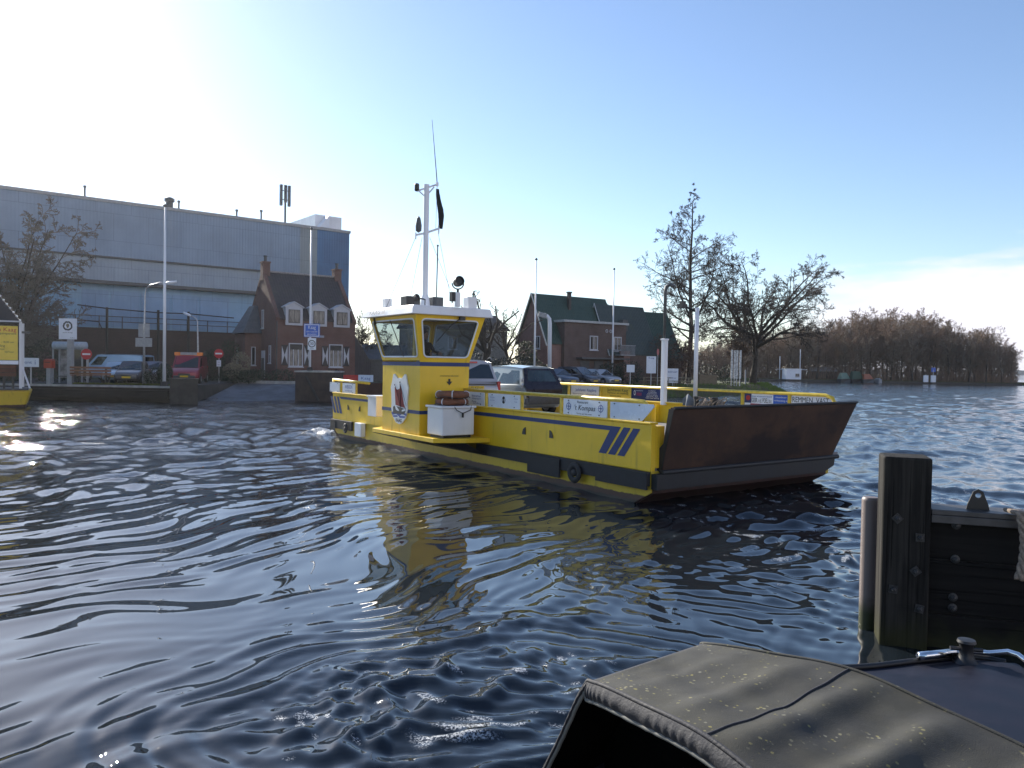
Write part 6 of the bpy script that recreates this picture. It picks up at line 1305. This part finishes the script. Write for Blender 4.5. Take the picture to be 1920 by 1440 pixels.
# banner boards on the bank behind the ferry stern
plate_sign('banner', 'red and blue banner seen above the stern rail of the ferry', 'banner', 644, 672, 703, 716, 50, 'ink_red', [], post=True, z0=-.2, px=658); plate_sign('banner', 'pale blue banner board right of the red banner', 'banner', 672, 700, 703, 716, 49.9, 'board_sky', [('Kaag', .5, .5, .25, 'ink_blue', .6)], z0=-.2, px=690)
# ---------------------------------------------------------------- foreground: mooring post, jetty wall, pipe, hooded boat
th = R(-19); JD = Vector((math.cos(th), math.sin(th), 0))
jt = thing('timber_jetty', 'dark plank jetty wall with a thick square mooring post at its end', 'jetty', (3.54, 7.32, 0), th)
pw = wood('weathered_post', (.009, .0085, .008), (.038, .035, .030), 2, .85, .9, zmoss=-.02)
JW = wood('dark_planks', (.005, .0045, .0042), (.011, .010, .009), 0, .8, .7, zmoss=-.05)
MB().box(0, .415, 0, .40, -1.2, 1.80).build('post', pw, jt, bevel=.022, seg=3)
m = MB()
for z0, z1 in ((-.9, .32), (.335, .83), (.845, 1.27)): m.box(.42, 4.2, .10, .24, z0, z1)
m.build('plank_wall', JW, jt, bevel=.012)
MB().box(.42, 4.2, .02, .40, 1.275, 1.325).box(.42, 4.2, .02, .035, 1.20, 1.274).build('steel_cap', mat('worn_steel_cap', (.07, .067, .067), .5, .3, var=.3, scale=6), jt, bevel=.008)
lug = MB(); lp = [(-.095, 0), (.095, 0), (.085, .05), (.04, .17), (.0, .195), (-.04, .17), (-.085, .05)]
hole = [(.026 * math.cos(a), .135 + .026 * math.sin(a)) for a in [-math.pi / 2 + i * 2 * math.pi / 7 for i in range(7)]]
lx = .83
for y in (.17, .195):
    vs = [(lx + x, y, 1.325 + z) for x, z in lp] + [(lx + x, y, 1.325 + z) for x, z in hole]
    lug.add(vs, [(0, 1, 8, 7), (1, 2, 9, 8), (2, 3, 10, 9), (3, 4, 11, 10), (4, 5, 12, 11), (5, 6, 13, 12), (6, 0, 7, 13)] if 0 else [(0, 1, 7), (1, 2, 8), (1, 8, 7), (2, 3, 9), (2, 9, 8), (3, 4, 10), (3, 10, 9), (4, 5, 11), (4, 11, 10), (5, 6, 12), (5, 12, 11), (6, 0, 13), (6, 13, 12), (0, 7, 13)])
for i in range(7):
    a, b = lp[i], lp[(i + 1) % 7]; lug.poly([(lx + a[0], .17, 1.325 + a[1]), (lx + b[0], .17, 1.325 + b[1]), (lx + b[0], .195, 1.325 + b[1]), (lx + a[0], .195, 1.325 + a[1])])
    a, b = hole[i], hole[(i + 1) % 7]; lug.poly([(lx + a[0], .17, 1.325 + a[1]), (lx + b[0], .17, 1.325 + b[1]), (lx + b[0], .195, 1.325 + b[1]), (lx + a[0], .195, 1.325 + a[1])])
lug.build('lifting_lug', M['black_paint'], jt)
RX = Matrix.Rotation(R(90), 3, 'X'); bm = mat('bolt_steel', (.05, .05, .052), .4, .6, var=.35, scale=20)
def bolt(x, z, y, sq=None, r=.03):
    b = MB()
    if sq is not None: b.obox((x, y - .006, z), (.075, .012, .075), Matrix.Rotation(R(sq), 3, 'Y'))
    else: b.lathe([(r * 1.3, 0), (r * 1.3, .012), (r * .9, .014)], (x, y, z), RX, 18)
    b.lathe([(.024, 0), (.024, .03), (.014, .034), (.012, .05)], (x, y - .008, z), RX, 6); b.build('bolt', bm, jt)
for x, z, s in ((.13, 1.22, 45), (.325, 1.055, 0), (.295, .735, 50), (.11, .545, 5), (.335, .385, 10)): bolt(x, z, -.002, s)
for x, z in ((.64, 1.18), (.64, .86), (.63, .50), (.63, .40), (1.32, 1.18), (1.32, .80), (1.30, .47)): bolt(x, z, .098, None)
pp = MB().tube([(3.66, 7.82, -1), (3.66, 7.82, 1.30)], .085, 20).lathe([(.085, 0), (.083, .015), (.07, .03), (.01, .032)], (3.66, 7.82, 1.30), n=20).build('mooring_pipe', (lambda g: g.fin(g.mixc(g.ramp(g.math('ADD', g.xyz()[2], g.math('MULTIPLY', g.noise(6, 5), .3)), .5, .25), (.16, .128, .12), (.03, .035, .012)), .5))(N('pinkish_pipe')), None, True, sharp=40)
tag(pp, 'upright pinkish grey pipe in the water left of the square mooring post', 'pipe')
rp = MB(); ex = Vector((3.54, 7.32, 0)) + JD * 1.13 + Vector((-.01, -.03, 0))
for k in range(3): rp.tube([ex + JD * (.05 * math.sin(i * .10) + .022 * math.cos(i * .55 + k * 2.09)) + Vector((-.05, -.05 + (.16 if i < 2 else 0) + .022 * math.sin(i * .55 + k * 2.09), min(1.36, 1.36 - .022 * (i - 2)))) for i in range(30)], .022, 7)
tag(rp.build('rope', M['rope'], None, True), 'thick twisted rope hanging on the jetty wall at the right edge', 'rope')
# hooded boat close below the camera
hb = thing('hooded_boat', 'moored dark blue boat with an algae spotted grey canvas hood, close in front', 'boat', (0, 0, 0))
V = Vector
rim = [V((.10, 3.90, .42)), V((.24, 3.76, .80)), V((.345, 3.68, 1.09)), V((.395, 3.60, 1.145)), V((.56, 3.28, 1.19)), V((.74, 2.93, 1.225)), V((.92, 2.57, 1.19)), V((1.10, 2.22, 1.14)), V((1.16, 2.12, 1.05)), V((1.2, 1.62, .5))]
frt = [V((1.02, 4.62, .66)), V((1.03, 4.34, .90)), V((1.045, 4.28, 1.08)), V((1.09, 4.16, 1.14)), V((1.33, 3.90, 1.19)), V((1.60, 3.62, 1.225)), V((1.84, 3.30, 1.19)), V((2.08, 2.96, 1.14)), V((2.14, 2.86, 1.05)), V((2.2, 2.32, .7))]
OFF = V((.022, 0, -.032))
def crv(P, t):
    n = len(P) - 1; x = min(max(t, 0), .9999) * n; i = int(x); f = x - i; p0, p1, p2, p3 = P[max(i-1, 0)], P[i], P[i+1], P[min(i+2, n)]
    return .5 * ((2 * p1) + (p2 - p0) * f + (2 * p0 - 5 * p1 + 4 * p2 - p3) * f * f + (3 * p1 - p0 - 3 * p2 + p3) * f ** 3)
def hood(s, t):
    p = crv(rim, t).lerp(crv(frt, t), s) + OFF 
    topm = max(0, min(1, (t - .30) / .08)) * max(0, min(1, (.86 - t) / .08))
    edge = math.sin(math.pi * min(1, max(0, s))) ** .6
    p.z += topm * edge * (-.030 * (1 - abs(2 * s - 1)) + .017 * (math.sin(t * 66 + .9 * math.sin(s * 2.2 + 1)) - .25 * math.cos(t * 132 + 1.8 * math.sin(s * 2.2 + 1))) * (.25 + .9 * min(1, max(0, (t - .38) / .3))) + .004 * math.sin(s * 23 + t * 31))
    return p
def canvas():
    g = N('grey_canvas'); f = g.ramp(g.noise(2.2, 6, .65), .3, .7); c = g.mixc(f, (.036, .036, .034), (.060, .060, .055))
    al = g.ramp(g.noise(3.2, 5, .6), .42, .66); c = g.mixc(g.math('MULTIPLY', al, .22), c, (.06, .055, .03))
    v = g.n('ShaderNodeTexVoronoi'); v.inputs['Scale'].default_value = 42; v.inputs['Randomness'].default_value = 1; g.l(g.vec((1, 1, 1)), v.inputs['Vector'])
    wn_ = g.n('ShaderNodeSeparateColor'); g.l(v.outputs['Color'], wn_.inputs[0])
    spot = g.math('MULTIPLY', g.ramp(g.math('SUBTRACT', g.math('ADD', v.outputs['Distance'], g.math('MULTIPLY', g.noise(90, 2), .3)), g.math('MULTIPLY', wn_.outputs[2], .30)), .30, .14), g.math('MULTIPLY', g.ramp(wn_.outputs[0], .42, .5), g.ramp(g.noise(4.5, 4, .6), .44, .62)))
    c = g.mixc(g.math('MULTIPLY', spot, .8), c, g.mixc(wn_.outputs[1], (.24, .21, .05), (.22, .215, .17)))
    g.b.inputs['Specular IOR Level'].default_value = .25
    g.bump(g.math('ADD', g.noise(220, 2), g.math('MULTIPLY', g.noise(7, 5), 2.5)), .35, .006); return g.fin(c, .8)
M['hood_shade'] = mat('hood_shade_black', (.004, .004, .004), .95, spec=0)  # near black: the shade under the hood is put into the colour
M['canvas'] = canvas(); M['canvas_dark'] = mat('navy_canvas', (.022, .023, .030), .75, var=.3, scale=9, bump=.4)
ho = MB().grid(lambda s, t: hood(s, .30 + .70 * t), 46, 150).build('hood', M['canvas'], hb, True)
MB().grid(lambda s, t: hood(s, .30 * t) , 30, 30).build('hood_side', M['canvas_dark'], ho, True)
# inner lining gives the cloth thickness; its near black carries the shade underneath
MB().grid(lambda s, t: hood(s, t) - V((0, 0, .012)) - (hood(s, t) - V((1.1, 3.2, .6))) * .012, 20, 60).build('lining', M['hood_shade'], ho, True)
bnd = MB()
def band(s, t):                                                # gathered hem below the rim
    a = t; p = crv(rim, a) + OFF; back = (crv(rim, a) - crv(frt, a)).normalized()
    return p + back * (.012 + .018 * math.sin(s * math.pi)) + V((0, 0, -.085 * s * (1 if .28 < a < .9 else .5))) + back * .004 * math.sin(a * 300 + 4 * math.sin(a * 37)) * (s if s < .7 else .5)
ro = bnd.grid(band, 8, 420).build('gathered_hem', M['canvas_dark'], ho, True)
MB().tube([crv(rim, .05 + i * .9 / 80) + OFF + V((0, 0, .004)) for i in range(81)], .010, 8).build('rim_piping', M['canvas_dark'], ho, True)
MB().tube([band(1, .02 + i * .94 / 90) for i in range(91)], .011, 7).build('edge_binding', mat('grey_binding', (.15, .15, .14), .8), ho, True)
MB().tube([hood(i / 30, .5535) + V((0, 0, .002)) for i in range(31)], .005, 6).build('seam', M['canvas_dark'], ho, True)
MB().tube([hood(1, .25 + i * .75 / 60) + V((0, 0, .002)) for i in range(61)], .009, 6).build('front_piping', M['canvas'], ho, True)
MB().grid(lambda s, t: crv(frt, .2 + .8 * t) + OFF + V((.03 * s, .03 * s, -s * (crv(frt, .2 + .8 * t).z - .78))), 4, 40).build('hood_front', M['canvas_dark'], ho, True)
MB().poly([hood(.45, i / 60) - V((0, 0, .02)) for i in range(61)] + [hood(.45, 1) + V((0, 0, -.5)), hood(.45, 0) + V((0, 0, -.6))]).build('shade_sheet', M['hood_shade'], ho)  # black sheet added to fill the hood opening with shade
MB().grid(lambda s, t: hood(.5 * s, 0) - V((0, 0, .45 * t)), 8, 2).build('shade_skirt', M['hood_shade'], ho)  # black strip added so the gap low on the side stays in shade
# foredeck and hull
port = [V((.14, 3.80)), V((.62, 4.28)), V((1.15, 4.66)), V((1.75, 4.72)), V((2.19, 4.74)), V((2.60, 4.84)), V((2.95, 4.90)), V((3.12, 4.80))]
star = [V((1.1, 1.2)), V((1.75, 1.72)), V((2.2, 2.2)), V((2.6, 2.8)), V((2.9, 3.4)), V((3.1, 4.0)), V((3.19, 4.45)), V((3.18, 4.70))]
def deckp(s, t):
    a, b = crv([p.to_3d() for p in port], t), crv([p.to_3d() for p in star], t); p = a.lerp(b, s); p.z = .42 + .315 * min(1, max(0, (t - .16) / .2)) + .06 * math.sin(math.pi * s) * (1 - t * .6) + .05 * t; return p
M['navy_deck'] = mat('navy_gelcoat', (.009, .010, .019), .5, var=.35, scale=5, spec=.25)
MB().grid(lambda s, t: deckp(s, .27 + .73 * t), 24, 40).build('foredeck', M['navy_deck'], hb, True)
hl = MB(); NP = 40
ring_ = [deckp(0, i / NP) for i in range(NP + 1)] + [deckp(1, 1 - i / NP) for i in range(NP + 1)]; cen = V((1.6, 3.4, 0))
lowr = [V((cen.x + (p.x - cen.x) * .86, cen.y + (p.y - cen.y) * .86, -.25)) for p in ring_]
n = len(ring_); hl.add(ring_ + lowr, [(i, i + 1, n + i + 1, n + i) for i in range(n - 1)] + [(n - 1, 0, n, 2 * n - 1)]); hl.build('hull', M['navy_deck'], hb, True, sharp=60)
MB().grid(lambda s, t: deckp(.06 + .88 * s, .02 + .26 * t) * 1.0 - V((0, 0, deckp(.06 + .88 * s, .02 + .26 * t).z - .22)), 4, 4).build('cockpit_sole', M['hood_shade'], hb)
MB().tube([deckp(0, i / 50) + V((0, 0, .012)) for i in range(17, 51)], .020, 8).tube([deckp(1, i / 50) + V((0, 0, .012)) for i in range(51)], .020, 8).build('gunwale', M['black_paint'], hb, True)
def rl(t, s=.03, z=.05): return deckp(s, t) + V((0, 0, z))
MB().tube([rl(.70), rl(.74), rl(.80)], .026, 12).build('bow_rail', M['chrome'], hb, True)
MB().tube([rl(.80), rl(.86), rl(.92), deckp(.25, .97) + V((0, 0, .07)), deckp(.6, .99) + V((0, 0, .06)), deckp(.95, .95) + V((0, 0, .05)), deckp(.97, .82) + V((0, 0, .05))], .017, 10).build('bow_rail', M['chrome'], hb, True)
bo_ = deckp(.14, .80)
MB().lathe([(.075, 0), (.055, .02), (.04, .05), (.04, .11), (.055, .13), (.05, .145), (.01, .15)], bo_, n=18).tube([bo_ + V((-.09, .02, .085)), bo_ + V((.09, -.02, .085))], .014, 8).build('bollard', M['black_paint'], hb, True, sharp=40)
# ---------------------------------------------------------------- thin haze, added for the veil of glare on the sun side
hzb = MB().box(-3200, 3200, -3200, 3200, -2.2, 33).build('haze', [], None); hzb['kind'] = 'stuff'; hzb['label'] = 'thin haze over the water, added for its veil of sun glare'
hm = bpy.data.materials.new('haze'); hm.use_nodes = True; ht = hm.node_tree; ht.nodes.clear()
ho_ = ht.nodes.new('ShaderNodeOutputMaterial'); hv = ht.nodes.new('ShaderNodeVolumePrincipled'); hv.inputs['Density'].default_value = .00013; hv.inputs['Anisotropy'].default_value = .65
hv.inputs['Color'].default_value = (.92, .96, 1, 1); ht.links.new(hv.outputs[0], ho_.inputs['Volume']); hzb.data.materials.append(hm)
